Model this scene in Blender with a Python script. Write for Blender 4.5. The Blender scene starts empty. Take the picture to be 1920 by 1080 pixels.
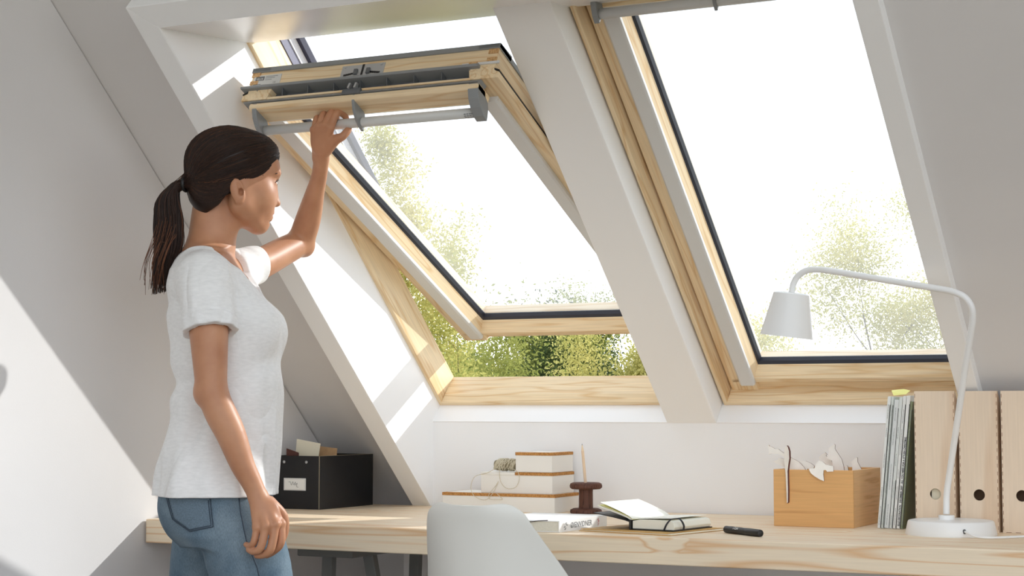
import bpy, bmesh, math, random
import numpy as np
from mathutils import Vector, Matrix, noise as mnoise

random.seed(7)
scene = bpy.context.scene
COL = scene.collection
PI = math.pi

# ------------------------------------------------------------------ camera
cam_d = bpy.data.cameras.new('camera')
cam = bpy.data.objects.new('camera', cam_d)
COL.objects.link(cam)
cam_d.sensor_width = 36.0
cam_d.lens = 36.0 * 3317.0 / 1920.0
cam_d.clip_start = 0.05
cam_d.clip_end = 500
cam.location = (0, 0, 1.04)
cam.rotation_euler = (math.radians(90 + 3.85), 0, math.radians(27.0))
scene.camera = cam

# ------------------------------------------------------------------ world: pale hazy sky with soft clouds
world = bpy.data.worlds.new('sky')
scene.world = world
world.use_nodes = True
nt = world.node_tree
nt.nodes.clear()
wo = nt.nodes.new('ShaderNodeOutputWorld')
bg = nt.nodes.new('ShaderNodeBackground')
tc = nt.nodes.new('ShaderNodeTexCoord')
sep = nt.nodes.new('ShaderNodeSeparateXYZ')
nt.links.new(tc.outputs['Generated'], sep.inputs[0])
grad = nt.nodes.new('ShaderNodeValToRGB')
grad.color_ramp.elements[0].position = 0.0
grad.color_ramp.elements[0].color = (0.95, 0.95, 0.94, 1)
grad.color_ramp.elements[1].position = 0.55
grad.color_ramp.elements[1].color = (0.42, 0.48, 0.56, 1)
e = grad.color_ramp.elements.new(0.10); e.color = (0.72, 0.76, 0.80, 1)
e = grad.color_ramp.elements.new(0.22); e.color = (0.42, 0.475, 0.54, 1)
nt.links.new(sep.outputs['Z'], grad.inputs[0])
cl = nt.nodes.new('ShaderNodeTexNoise')
cl.inputs['Scale'].default_value = 5.0
cl.inputs['Detail'].default_value = 6.0
cl.inputs['Roughness'].default_value = 0.55
mp = nt.nodes.new('ShaderNodeMapping')
mp.inputs['Scale'].default_value = (1, 1, 2.2)
mp.inputs['Location'].default_value = (0.4, 0.2, 0.1)
nt.links.new(tc.outputs['Generated'], mp.inputs[0])
nt.links.new(mp.outputs[0], cl.inputs['Vector'])
cr = nt.nodes.new('ShaderNodeValToRGB')
cr.color_ramp.elements[0].position = 0.46
cr.color_ramp.elements[0].color = (0, 0, 0, 1)
cr.color_ramp.elements[1].position = 0.68
cr.color_ramp.elements[1].color = (1, 1, 1, 1)
nt.links.new(cl.outputs['Fac'], cr.inputs[0])
mix = nt.nodes.new('ShaderNodeMixRGB')
mix.inputs[2].default_value = (0.62, 0.63, 0.64, 1)
nt.links.new(cr.outputs[0], mix.inputs[0])
nt.links.new(grad.outputs[0], mix.inputs[1])
nt.links.new(mix.outputs[0], bg.inputs[0])
bg.inputs[1].default_value = 2.0
nt.links.new(bg.outputs[0], wo.inputs[0])

# ------------------------------------------------------------------ sun
SUN_DIR = Vector((-0.312, -0.395, -0.240)).normalized()      # direction the light travels
sun_d = bpy.data.lights.new('sun', 'SUN')
sun_d.energy = 2.8
sun_d.color = (1.0, 0.975, 0.94)
sun_d.angle = math.radians(0.6)
sun = bpy.data.objects.new('sun', sun_d)
COL.objects.link(sun)
sun.location = (8, 10, 8)
sun.rotation_euler = SUN_DIR.to_track_quat('-Z', 'Y').to_euler()

vs = scene.view_settings
vs.view_transform = 'Standard'
vs.look = 'None'
vs.gamma = 1.0
vs.use_curve_mapping = False
vs.exposure = 0.74
scene.cycles.max_bounces = 10
scene.cycles.diffuse_bounces = 7
scene.cycles.transparent_max_bounces = 24
scene.cycles.sample_clamp_indirect = 6.0
scene.cycles.use_denoising = True

# ------------------------------------------------------------------ helpers
def obj(name, me, mat=None, parent=None, loc=None, smooth=False):
    o = bpy.data.objects.new(name, me)
    COL.objects.link(o)
    if mat is not None and len(me.materials) == 0:
        me.materials.append(mat)
    if parent is not None:
        o.parent = parent
    if loc is not None:
        o.location = loc
    if smooth:
        me.polygons.foreach_set('use_smooth', [True] * len(me.polygons))
    return o

def mesh(name, verts, faces):
    me = bpy.data.meshes.new(name)
    me.from_pydata([tuple(v) for v in verts], [], faces)
    me.update()
    return me

def fixnormals(me):
    bm = bmesh.new(); bm.from_mesh(me)
    bmesh.ops.recalc_face_normals(bm, faces=bm.faces)
    bm.to_mesh(me); bm.free()
    return me

def mk(name, verts, faces, mat, parent=None, smooth=False, loc=None, bevel=0.0, seg=2, recalc=True):
    me = mesh(name, verts, faces)
    if recalc or bevel:
        bm = bmesh.new(); bm.from_mesh(me)
        bmesh.ops.recalc_face_normals(bm, faces=bm.faces)
        if bevel:
            es = [ed for ed in bm.edges if len(ed.link_faces) == 2 and ed.calc_face_angle(0) > 0.5]
            bmesh.ops.bevel(bm, geom=es, offset=bevel, segments=seg, affect='EDGES', profile=0.5)
        bm.to_mesh(me); bm.free()
    return obj(name, me, mat, parent, loc, smooth)

BOXF = [(0, 1, 2, 3), (7, 6, 5, 4), (0, 4, 5, 1), (1, 5, 6, 2), (2, 6, 7, 3), (3, 7, 4, 0)]
def boxv(x0, x1, y0, y1, z0, z1):
    return [(x0, y0, z0), (x1, y0, z0), (x1, y1, z0), (x0, y1, z0), (x0, y0, z1), (x1, y0, z1), (x1, y1, z1), (x0, y1, z1)]

def box(name, b, mat, parent=None, bevel=0.0, seg=2, fn=None, loc=None, smooth=False):
    v = boxv(*b)
    if fn: v = [fn(*p) for p in v]
    return mk(name, v, BOXF, mat, parent, bevel=bevel, seg=seg, loc=loc, smooth=smooth)

def multibox(name, bs, mat, parent=None, fn=None, bevel=0.0, loc=None):
    V, Fc = [], []
    for b in bs:
        n = len(V)
        v = boxv(*b)
        if fn: v = [fn(*p) for p in v]
        V += v; Fc += [tuple(i + n for i in f) for f in BOXF]
    return mk(name, V, Fc, mat, parent, bevel=bevel, loc=loc)

def prism(name, prof, a0, a1, fn, mat, parent=None, bevel=0.0, smooth=False, loc=None, seg=2):
    """closed 2D profile (p,q) swept from a0 to a1; fn(a,p,q)->xyz; a0/a1 numbers or fn(p,q)"""
    n = len(prof)
    f0 = a0 if callable(a0) else (lambda p, q: a0)
    f1 = a1 if callable(a1) else (lambda p, q: a1)
    v = [fn(f0(p, q), p, q) for p, q in prof] + [fn(f1(p, q), p, q) for p, q in prof]
    fc = [tuple(range(n)), tuple(range(2 * n - 1, n - 1, -1))]
    fc += [(i, i + n, (i + 1) % n + n, (i + 1) % n) for i in range(n)]
    return mk(name, v, fc, mat, parent, bevel=bevel, smooth=smooth, loc=loc, seg=seg)

def tube_geo(pts, rad, n=8, cap=True, V=None, Fc=None):
    V = [] if V is None else V
    Fc = [] if Fc is None else Fc
    base = len(V)
    pts = [Vector(p) for p in pts]
    m = len(pts)
    t0 = (pts[1] - pts[0]).normalized()
    up = Vector((0, 0, 1)) if abs(t0.z) < 0.9 else Vector((1, 0, 0))
    nrm = (up - t0 * up.dot(t0)).normalized()
    for i, p in enumerate(pts):
        t = (pts[min(i + 1, m - 1)] - pts[max(i - 1, 0)])
        t = t.normalized() if t.length > 1e-9 else t0
        nrm = (nrm - t * nrm.dot(t))
        nrm = nrm.normalized() if nrm.length > 1e-6 else t.orthogonal().normalized()
        bn = t.cross(nrm)
        r = rad[i] if hasattr(rad, '__len__') else rad
        for k in range(n):
            a = 2 * PI * k / n
            V.append(p + (nrm * math.cos(a) + bn * math.sin(a)) * r)
    for i in range(m - 1):
        for k in range(n):
            a = base + i * n + k; b = base + i * n + (k + 1) % n
            Fc.append((a, b, b + n, a + n))
    if cap:
        Fc.append(tuple(base + k for k in reversed(range(n))))
        Fc.append(tuple(base + (m - 1) * n + k for k in range(n)))
    return V, Fc

def tube(name, pts, rad, mat, parent=None, n=10, cap=True, smooth=True):
    V, Fc = tube_geo(pts, rad, n, cap)
    return mk(name, V, Fc, mat, parent, smooth=smooth, recalc=False)

def lathe(name, prof, mat, parent=None, n=40, center=(0, 0, 0), smooth=True, loc=None, fn=None, closed=True):
    V, Fc = [], []
    for r, z in prof:
        for k in range(n):
            a = 2 * PI * k / n
            V.append((center[0] + r * math.cos(a), center[1] + r * math.sin(a), center[2] + z))
    for i in range(len(prof) - 1):
        for k in range(n):
            a = i * n + k; b = i * n + (k + 1) % n
            Fc.append((a, b, b + n, a + n))
    if closed:
        Fc.append(tuple(reversed(range(n))))
        Fc.append(tuple((len(prof) - 1) * n + k for k in range(n)))
    if fn: V = [fn(*p) for p in V]
    o = mk(name, V, Fc, mat, parent, smooth=False, loc=loc)
    if smooth: autosmooth(o)
    return o

def autosmooth(o, ang=0.6):
    me = o.data
    me.polygons.foreach_set('use_smooth', [True] * len(me.polygons))
    bm = bmesh.new(); bm.from_mesh(me)
    for ed in bm.edges:
        ed.smooth = not (len(ed.link_faces) == 2 and ed.calc_face_angle(0) > ang)
    bm.to_mesh(me); bm.free()
    return o

def catmull(pts, sub=6, closed=False):
    pts = [Vector(p) for p in pts]
    out = []
    n = len(pts)
    rng = n if closed else n - 1
    for i in range(rng):
        p0 = pts[(i - 1) % n] if closed or i > 0 else pts[0] * 2 - pts[1]
        p1 = pts[i]; p2 = pts[(i + 1) % n]
        p3 = pts[(i + 2) % n] if closed or i + 2 < n else pts[-1] * 2 - pts[-2]
        for s in range(sub):
            t = s / sub
            out.append(0.5 * ((2 * p1) + (p2 - p0) * t + (2 * p0 - 5 * p1 + 4 * p2 - p3) * t * t + (3 * p1 - p0 - 3 * p2 + p3) * t ** 3))
    if not closed: out.append(pts[-1])
    return out

def empty(name, loc, rz=0.0, rot=None):
    o = bpy.data.objects.new(name, None)
    COL.objects.link(o)
    o.location = loc
    o.rotation_euler = rot if rot else (0, 0, rz)
    o.empty_display_size = 0.05
    return o

def tag(o, label=None, cat=None, group=None, kind=None):
    if label: o['label'] = label
    if cat: o['category'] = cat
    if group: o['group'] = group
    if kind: o['kind'] = kind
    return o

def struct(o, label=None):
    o['kind'] = 'structure'
    if label: o['label'] = label
    return o

def text_mesh(name, s, size, mat, parent, mtx, align='LEFT', bold=0.0):
    cu = bpy.data.curves.new(name, 'FONT')
    cu.body = s; cu.size = size; cu.align_x = align
    cu.offset = bold
    cu.resolution_u = 2
    t = bpy.data.objects.new('tmp_text', cu)
    COL.objects.link(t)
    dg = bpy.context.evaluated_depsgraph_get()
    me = bpy.data.meshes.new_from_object(t.evaluated_get(dg))
    bpy.data.objects.remove(t)
    me.name = name
    me.materials.clear()
    me.transform(mtx)
    return obj(name, me, mat, parent)

def axes(o, x, y):
    x = Vector(x).normalized(); y = Vector(y).normalized(); z = x.cross(y)
    m = Matrix.Identity(4)
    for i in range(3):
        m[i][0], m[i][1], m[i][2], m[i][3] = x[i], y[i], z[i], o[i]
    return m


# ------------------------------------------------------------------ materials
def srgb(r, g, b):
    f = lambda c: (c / 255.0) / 12.92 if c / 255.0 <= 0.04045 else ((c / 255.0 + 0.055) / 1.055) ** 2.4
    return (f(r), f(g), f(b), 1)

def mat_base(name):
    m = bpy.data.materials.new(name)
    m.use_nodes = True
    b = m.node_tree.nodes['Principled BSDF']
    return m, m.node_tree, b

def plain(name, col, rough=0.5, spec=0.5, metal=0.0, noise=0.0, nscale=40.0, bump=0.0, bscale=200.0, coat=0.0, sss=0.0):
    m, t, b = mat_base(name)
    b.inputs['Base Color'].default_value = col
    b.inputs['Roughness'].default_value = rough
    b.inputs['Specular IOR Level'].default_value = spec
    b.inputs['Metallic'].default_value = metal
    if coat: b.inputs['Coat Weight'].default_value = coat
    if sss:
        b.inputs['Subsurface Weight'].default_value = sss
        b.inputs['Subsurface Radius'].default_value = (0.012, 0.005, 0.003)
    if noise or bump:
        co = t.nodes.new('ShaderNodeTexCoord')
    if noise:
        n = t.nodes.new('ShaderNodeTexNoise'); n.inputs['Scale'].default_value = nscale; n.inputs['Detail'].default_value = 4
        t.links.new(co.outputs['Object'], n.inputs['Vector'])
        mx = t.nodes.new('ShaderNodeMixRGB'); mx.blend_type = 'MULTIPLY'; mx.inputs[0].default_value = 1
        rp = t.nodes.new('ShaderNodeValToRGB')
        rp.color_ramp.elements[0].position = 0.3; rp.color_ramp.elements[0].color = (1 - noise, 1 - noise, 1 - noise, 1)
        rp.color_ramp.elements[1].position = 0.7; rp.color_ramp.elements[1].color = (1, 1, 1, 1)
        t.links.new(n.outputs['Fac'], rp.inputs[0])
        mx.inputs[1].default_value = col
        t.links.new(rp.outputs[0], mx.inputs[2])
        t.links.new(mx.outputs[0], b.inputs['Base Color'])
    if bump:
        n2 = t.nodes.new('ShaderNodeTexNoise'); n2.inputs['Scale'].default_value = bscale; n2.inputs['Detail'].default_value = 3
        t.links.new(co.outputs['Object'], n2.inputs['Vector'])
        bp = t.nodes.new('ShaderNodeBump'); bp.inputs['Strength'].default_value = bump; bp.inputs['Distance'].default_value = 0.002
        t.links.new(n2.outputs['Fac'], bp.inputs['Height'])
        t.links.new(bp.outputs[0], b.inputs['Normal'])
    return m

def wood(name, light, dark, rot=(0, 0, 0), scale=(1.5, 22, 22), rough=0.55, contrast=1.0, wave=6.0, distort=2.5, knots=False, loc=(0, 0, 0), fine=0.25):
    """long grain runs along the local X of the rotated coordinates"""
    m, t, b = mat_base(name)
    co = t.nodes.new('ShaderNodeTexCoord')
    mp0 = t.nodes.new('ShaderNodeMapping'); mp0.vector_type = 'POINT'
    mp0.inputs['Rotation'].default_value = rot
    mp0.inputs['Location'].default_value = loc
    t.links.new(co.outputs['Object'], mp0.inputs[0])
    mp1 = t.nodes.new('ShaderNodeMapping')
    mp1.inputs['Scale'].default_value = scale
    t.links.new(mp0.outputs[0], mp1.inputs[0])
    n1 = t.nodes.new('ShaderNodeTexNoise'); n1.inputs['Scale'].default_value = 1.0; n1.inputs['Detail'].default_value = 2.0
    t.links.new(mp1.outputs[0], n1.inputs['Vector'])
    # rings from distorted noise value
    mul = t.nodes.new('ShaderNodeMath'); mul.operation = 'MULTIPLY'; mul.inputs[1].default_value = wave
    t.links.new(n1.outputs['Fac'], mul.inputs[0])
    last = mul
    if knots:
        vo = t.nodes.new('ShaderNodeTexVoronoi'); vo.feature = 'F1'; vo.inputs['Scale'].default_value = 3.2
        t.links.new(mp0.outputs[0], vo.inputs['Vector'])
        kr = t.nodes.new('ShaderNodeMapRange'); kr.inputs[1].default_value = 0.0; kr.inputs[2].default_value = 0.22
        kr.inputs[3].default_value = 1.6; kr.inputs[4].default_value = 0.0
        t.links.new(vo.outputs['Distance'], kr.inputs[0])
        ad = t.nodes.new('ShaderNodeMath'); ad.operation = 'ADD'
        t.links.new(mul.outputs[0], ad.inputs[0]); t.links.new(kr.outputs[0], ad.inputs[1])
        last = ad
    fr = t.nodes.new('ShaderNodeMath'); fr.operation = 'PINGPONG'; fr.inputs[1].default_value = 0.5
    t.links.new(last.outputs[0], fr.inputs[0])
    rp = t.nodes.new('ShaderNodeValToRGB')
    rp.color_ramp.elements[0].position = 0.0; rp.color_ramp.elements[0].color = dark
    rp.color_ramp.elements[1].position = 0.20 / contrast; rp.color_ramp.elements[1].color = light
    t.links.new(fr.outputs[0], rp.inputs[0])
    # fine fibres
    mp2 = t.nodes.new('ShaderNodeMapping'); mp2.inputs['Scale'].default_value = (8, 260, 260)
    t.links.new(mp0.outputs[0], mp2.inputs[0])
    n2 = t.nodes.new('ShaderNodeTexNoise'); n2.inputs['Scale'].default_value = 1.0; n2.inputs['Detail'].default_value = 3
    t.links.new(mp2.outputs[0], n2.inputs['Vector'])
    r2 = t.nodes.new('ShaderNodeMapRange'); r2.inputs[1].default_value = 0.3; r2.inputs[2].default_value = 0.7
    r2.inputs[3].default_value = 1.0 - fine; r2.inputs[4].default_value = 1.0
    t.links.new(n2.outputs['Fac'], r2.inputs[0])
    mx = t.nodes.new('ShaderNodeMixRGB'); mx.blend_type = 'MULTIPLY'; mx.inputs[0].default_value = 0.6
    t.links.new(rp.outputs[0], mx.inputs[1]); t.links.new(r2.outputs[0], mx.inputs[2])
    out = mx
    if knots:
        k2 = t.nodes.new('ShaderNodeMapRange'); k2.inputs[1].default_value = 0.012; k2.inputs[2].default_value = 0.03
        k2.inputs[3].default_value = 1.0; k2.inputs[4].default_value = 0.0
        t.links.new(vo.outputs['Distance'], k2.inputs[0])
        mk_ = t.nodes.new('ShaderNodeMixRGB')
        mk_.inputs[2].default_value = srgb(140, 78, 40)
        t.links.new(k2.outputs[0], mk_.inputs[0]); t.links.new(mx.outputs[0], mk_.inputs[1])
        out = mk_
    t.links.new(out.outputs[0], b.inputs['Base Color'])
    b.inputs['Roughness'].default_value = rough
    b.inputs['Specular IOR Level'].default_value = 0.35
    return m

def wallmat(name, col, rough=0.9, bump=0.08):
    return plain(name, col, rough=rough, spec=0.2, noise=0.03, nscale=3.0, bump=bump, bscale=350)

SLO = math.radians(42.35)
M = {}
M['wall'] = wallmat('wall_paint', srgb(225, 223, 222))
M['ceil'] = wallmat('ceiling_paint', srgb(225, 223, 222))
M['knee'] = wallmat('knee_wall_paint', srgb(245, 245, 245))
M['lining'] = plain('lining_paint', srgb(246, 246, 246), rough=0.45, spec=0.35)
M['lining_gloss'] = plain('lining_gloss', srgb(246, 245, 245), rough=0.2, spec=0.25)
M['trim'] = plain('trim_paint', srgb(245, 245, 244), rough=0.5, spec=0.3)
M['floor'] = wood('floor_wood', srgb(140, 122, 106), srgb(118, 102, 86), scale=(1, 12, 12))
PL, PD = srgb(243, 220, 182), srgb(228, 194, 146)
M['pine_x'] = wood('pine_across', PL, PD, rough=0.4)
M['pine_v'] = wood('pine_along', PL, PD, rot=(SLO, 0, PI / 2), rough=0.4)
M['pine_end'] = wood('pine_end', srgb(214, 172, 120), srgb(178, 132, 84), rot=(SLO, 0, PI / 2), scale=(2, 60, 60), rough=0.5)
M['grey'] = plain('grey_aluminium', srgb(138, 141, 142), rough=0.45, spec=0.5, metal=0.0)
M['grey_dark'] = plain('dark_grey_plastic', srgb(96, 99, 102), rough=0.5)
M['grey_light'] = plain('light_grey_rail', srgb(214, 214, 212), rough=0.4)
M['bar'] = plain('bar_grey', srgb(206, 207, 205), rough=0.35)
M['gasket'] = plain('gasket_black', srgb(44, 48, 60), rough=0.45)
M['navy'] = plain('outer_cladding_navy', srgb(40, 40, 62), rough=0.45)
M['steel'] = plain('steel_plate', srgb(190, 192, 194), rough=0.35, metal=0.6)
M['black'] = plain('black_plastic', srgb(20, 20, 22), rough=0.4)
M['white_paper'] = plain('white_paper', srgb(244, 243, 238), rough=0.8, spec=0.2)

def glass_mat():
    m = bpy.data.materials.new('window_glass'); m.use_nodes = True
    t = m.node_tree; t.nodes.clear()
    o = t.nodes.new('ShaderNodeOutputMaterial')
    tr = t.nodes.new('ShaderNodeBsdfTransparent'); tr.inputs[0].default_value = (0.80, 0.82, 0.83, 1)
    gl = t.nodes.new('ShaderNodeBsdfGlossy'); gl.inputs['Roughness'].default_value = 0.02
    df = t.nodes.new('ShaderNodeBsdfTranslucent'); df.inputs[0].default_value = (0.95, 0.95, 0.93, 1)
    fz = t.nodes.new('ShaderNodeFresnel'); fz.inputs[0].default_value = 1.35
    m1 = t.nodes.new('ShaderNodeMixShader'); m1.inputs[0].default_value = HAZE
    t.links.new(tr.outputs[0], m1.inputs[1]); t.links.new(df.outputs[0], m1.inputs[2])
    m2 = t.nodes.new('ShaderNodeMixShader')
    mm = t.nodes.new('ShaderNodeMath'); mm.operation = 'MULTIPLY'; mm.inputs[1].default_value = 0.6
    t.links.new(fz.outputs[0], mm.inputs[0])
    t.links.new(mm.outputs[0], m2.inputs[0]); t.links.new(m1.outputs[0], m2.inputs[1]); t.links.new(gl.outputs[0], m2.inputs[2])
    t.links.new(m2.outputs[0], o.inputs[0])
    return m
HAZE = 0.14
M['glass'] = glass_mat()

# ------------------------------------------------------------------ room shell
XL, YB, XG = -2.6606, 4.6918, -3.030
SS, CS = math.sin(SLO), math.cos(SLO)
O0 = Vector((XL, 4.7362, 1.048))
def P(u, v, w):
    """roof coordinates: u along the eaves, v up the slope, w into the room (0 = window frame face)"""
    return (O0.x + u, O0.y - v * CS - w * SS, O0.z + v * SS - w * CS)
W_TRIM, W_CEIL, W_CEIR, W_BEAM = 0.2647, 0.1570, 0.2350, 0.0694
U_R = 1.6890            # right end of the recess
XR = 3.2                # right end of the room
U0, U1 = XG - XL, XR - XL
V_TOP = 2.75            # where the slope meets the flat ceiling
V_LOW = -0.42
UE = U0 - 0.06           # where the slope meets the low side walls
ceil_l = mk('ceiling', [P(UE, V_LOW, W_CEIL), P(-0.03, V_LOW, W_CEIL), P(-0.03, V_TOP, W_CEIL), P(UE, V_TOP, W_CEIL),
      P(U_R + 0.01, V_LOW, W_CEIR), P(U1, V_LOW, W_CEIR), P(U1, V_TOP + 0.08, W_CEIR), P(U_R + 0.01, V_TOP + 0.08, W_CEIR),
      P(-0.03, 1.66, W_CEIL), P(U_R + 0.03, 1.66, W_CEIL), P(U_R + 0.03, V_TOP, W_CEIL)],
   [(0, 1, 2, 3), (4, 5, 6, 7), (8, 9, 10, 2)], M['ceil'], recalc=False)
struct(ceil_l, 'white sloping attic ceiling')
ytop = P(0, V_TOP, W_CEIL)[1]; ztop = P(0, V_TOP, W_CEIL)[2]
ylow = P(0, V_LOW, W_CEIL)[1]; zlow = P(0, V_LOW, W_CEIL)[2]
YREAR = -2.6
ZR0, ZR1 = REAR_OPEN = (0.3, 2.6)
SKY_L = (XG + 1.6, XR - 0.2, YREAR + 0.2, ytop - 0.1)      # big roof opening behind the camera, added for fill light
struct(multibox('ceiling_flat', [(XG, XR, YREAR, SKY_L[2], ztop, ztop + 0.1), (XG, XR, SKY_L[3], ytop, ztop, ztop + 0.1),
    (XG, SKY_L[0], SKY_L[2], SKY_L[3], ztop, ztop + 0.1), (SKY_L[1], XR, SKY_L[2], SKY_L[3], ztop, ztop + 0.1)], M['ceil']), 'flat white ceiling with an opening added for fill light behind the camera')
struct(mk('floor', boxv(XG - 0.1, XR + 0.1, YREAR - 0.1, 5.0, -0.1, 0), BOXF, M['floor']), 'pale wooden floor')
# gable wall on the left: a vertical slab under the slope
def yz_poly(x, pts): return [(x, y, z) for y, z in pts]
gp = [(YREAR, 0), (5.2, 0), (5.2, zlow - 0.3), (ylow + 0.1, zlow - 0.1), (ytop, ztop), (YREAR, ztop)]
v = yz_poly(XG, gp) + yz_poly(XG - 0.15, gp); n = len(gp)
struct(mk('wall_left', v, [tuple(range(n)), tuple(range(n, 2 * n))] + [(i, (i + 1) % n, (i + 1) % n + n, i + n) for i in range(n)], M['wall']), 'white gable wall with a slanting patch of sun')
# the opposite gable, well outside the picture, with an added opening that brightens the left gable
GZ0, GZ1, GY0, GY1 = 0.5, 2.6, -2.2, ytop + 0.25
struct(multibox('wall_right', [(XR, XR + 0.15, YREAR, 5.2, 0, GZ0), (XR, XR + 0.15, YREAR, GY0, GZ0, ztop), (XR, XR + 0.15, GY1, 5.2, GZ0, ztop), (XR, XR + 0.15, GY0, GY1, GZ1, ztop)], M['wall']), 'white gable wall with an opening added for fill light beyond the picture')
# rear wall with a wide opening, added to bring fill light from behind the camera
multi = [(XG, XR, YREAR - 0.15, YREAR, 0, ZR0), (XG, XR, YREAR - 0.15, YREAR, ZR1, ztop + 0.1),
         (XG, XG + 0.3, YREAR - 0.15, YREAR, ZR0, ZR1), (XR - 0.3, XR, YREAR - 0.15, YREAR, ZR0, ZR1)]
struct(multibox('wall_rear', multi, M['wall']), 'rear wall with a wide opening added for fill light')
# low walls at the foot of the slope
zk = P(0, 0, W_BEAM)[2]
struct(multibox('wall_front', [(XL, XL + U_R, YB, YB + 0.04, 0.69, zk), (XL - 0.1, XL + U_R + 0.1, YB, ylow + 0.1, 0, 0.69)], M['knee']), 'white knee wall behind the desk below the windows')
struct(multibox('wall_side', [(XG, XL, ylow, ylow + 0.1, 0, zlow + 0.02), (XL + U_R, XR, ylow, ylow + 0.1, 0, zlow + 0.02)], M['wall']), 'low wall at the foot of the sloping ceiling')
# recess linings
lp = [(0.0, W_BEAM), (0, 0), (0, -0.02), (1.42, -0.02), (1.655, W_TRIM - 0.002)]
vt0 = -0.62
def lining(name, u, du):
    pts = [P(u, v, w) for v, w in lp] + [P(u, -0.30, W_TRIM)]
    # bottom follows the knee wall down to the floor
    ylo = P(u, -0.30, W_TRIM)[1]
    pts = [P(u, v, w) for v, w in lp]
    zt = O0.z - 0.0
    k = O0.y * SS + O0.z * CS - W_TRIM
    z_at = (k - SS * YB) / CS
    pts = [(O0.x + u, YB + 0.02, 0.5), (O0.x + u, YB + 0.02, zk)] + pts[1:] + [(O0.x + u, YB, z_at), (O0.x + u, YB, 0.5)]
    n = len(pts)
    v = pts + [(p[0] + du, p[1], p[2]) for p in pts]
    return struct(mk(name, v, [tuple(range(n)), tuple(range(n, 2 * n))] + [(i, (i + 1) % n, (i + 1) % n + n, i + n) for i in range(n)], M['lining']))
lining('wall_recess_left', 0.001, -0.012)['label'] = 'white side lining of the window recess, sunlit'
lining('wall_recess_right', U_R, 0.012)['label'] = 'white side lining of the window recess by the lamp'
struct(mk('wall_recess_top', [P(0, 1.6275, W_TRIM), P(U_R, 1.6275, W_TRIM), P(U_R, 1.372, -0.01), P(0, 1.372, -0.01),
       P(0, 1.66, W_TRIM - 0.03), P(U_R, 1.66, W_TRIM - 0.03), P(U_R, 1.42, -0.03), P(0, 1.42, -0.03)], BOXF, M['lining_gloss']),
       'glossy white lining above the windows')
struct(mk('wall_recess_bottom', [P(0, 0, W_BEAM), P(U_R, 0, W_BEAM), P(U_R, 0, -0.03), P(0, 0, -0.03),
       P(0, -0.02, W_BEAM), P(U_R, -0.02, W_BEAM), P(U_R, -0.02, -0.03), P(0, -0.02, -0.03)], BOXF, M['lining']),
       'white sill lining below the windows')
# raised trim boards round the recess
TW = 0.0634
zdesk = 0.742
v_foot = -0.62
v_lo = (0.70 - O0.z + W_TRIM * CS) / SS
def trim(name, quad, lab):
    v = [P(u, vv, W_TRIM) for u, vv in quad] + [P(u, vv, W_CEIL - 0.004) for u, vv in quad]
    return struct(mk(name, v, [(0, 1, 2, 3), (7, 6, 5, 4), (0, 4, 5, 1), (1, 5, 6, 2), (2, 6, 7, 3), (3, 7, 4, 0)], M['trim'], bevel=0.002), lab)
trim('trim_1', [(-TW, v_lo), (0, v_lo), (0, 1.6275), (-TW, 1.6944)], 'white trim board down the left of the recess')
trim('trim_2', [(0, 1.6275), (U_R - 0.017, 1.6275), (U_R + 0.036, 1.6944), (-TW, 1.6944)], 'white trim board across the top of the recess')
trim('trim_3', [(U_R - 0.017, v_lo), (U_R + 0.036, v_lo), (U_R + 0.036, 1.6944), (U_R - 0.017, 1.6275)], 'white trim board down the right of the recess')
# beam between the windows
UB0, UB1 = 0.7656, 0.9156
bo = mk('ceiling_beam', [P(UB0, 0, W_BEAM + 0.003), P(UB1, 0, W_BEAM + 0.003), P(UB1, 1.46, W_BEAM + 0.003), P(UB0, 1.46, W_BEAM + 0.003),
         P(UB0, 0, -0.06), P(UB1, 0, -0.06), P(UB1, 1.46, -0.06), P(UB0, 1.46, -0.06)], BOXF, M['trim'], bevel=0.004)
struct(bo, 'white boxed rafter between the two windows')
# outer roof skin, keeps daylight out everywhere but the windows
def roofquad(u0, u1, v0, v1): return [P(u0, v0, -0.045), P(u1, v0, -0.045), P(u1, v1, -0.045), P(u0, v1, -0.045)]
V, Fc = [], []
WU = [(0.0, 0.78), (0.921, 1.70)]
V_F = 1.405
for q in [(U0 - 0.3, 0.0, -0.9, 3.2), (1.70, U1 + 0.3, -0.9, 3.2), (0.0, 1.70, -0.9, 0.0), (0.0, 0.85, V_F, 3.2), (0.85, 1.70, 1.475, 3.2), (0.78, 0.921, 0, 1.475)]:
    n = len(V); V += roofquad(*q); Fc.append((n, n + 1, n + 2, n + 3))
struct(mk('roof', V, Fc, plain('roof_tile', srgb(90, 70, 62), rough=0.9), recalc=False), 'outer roof surface')

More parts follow.
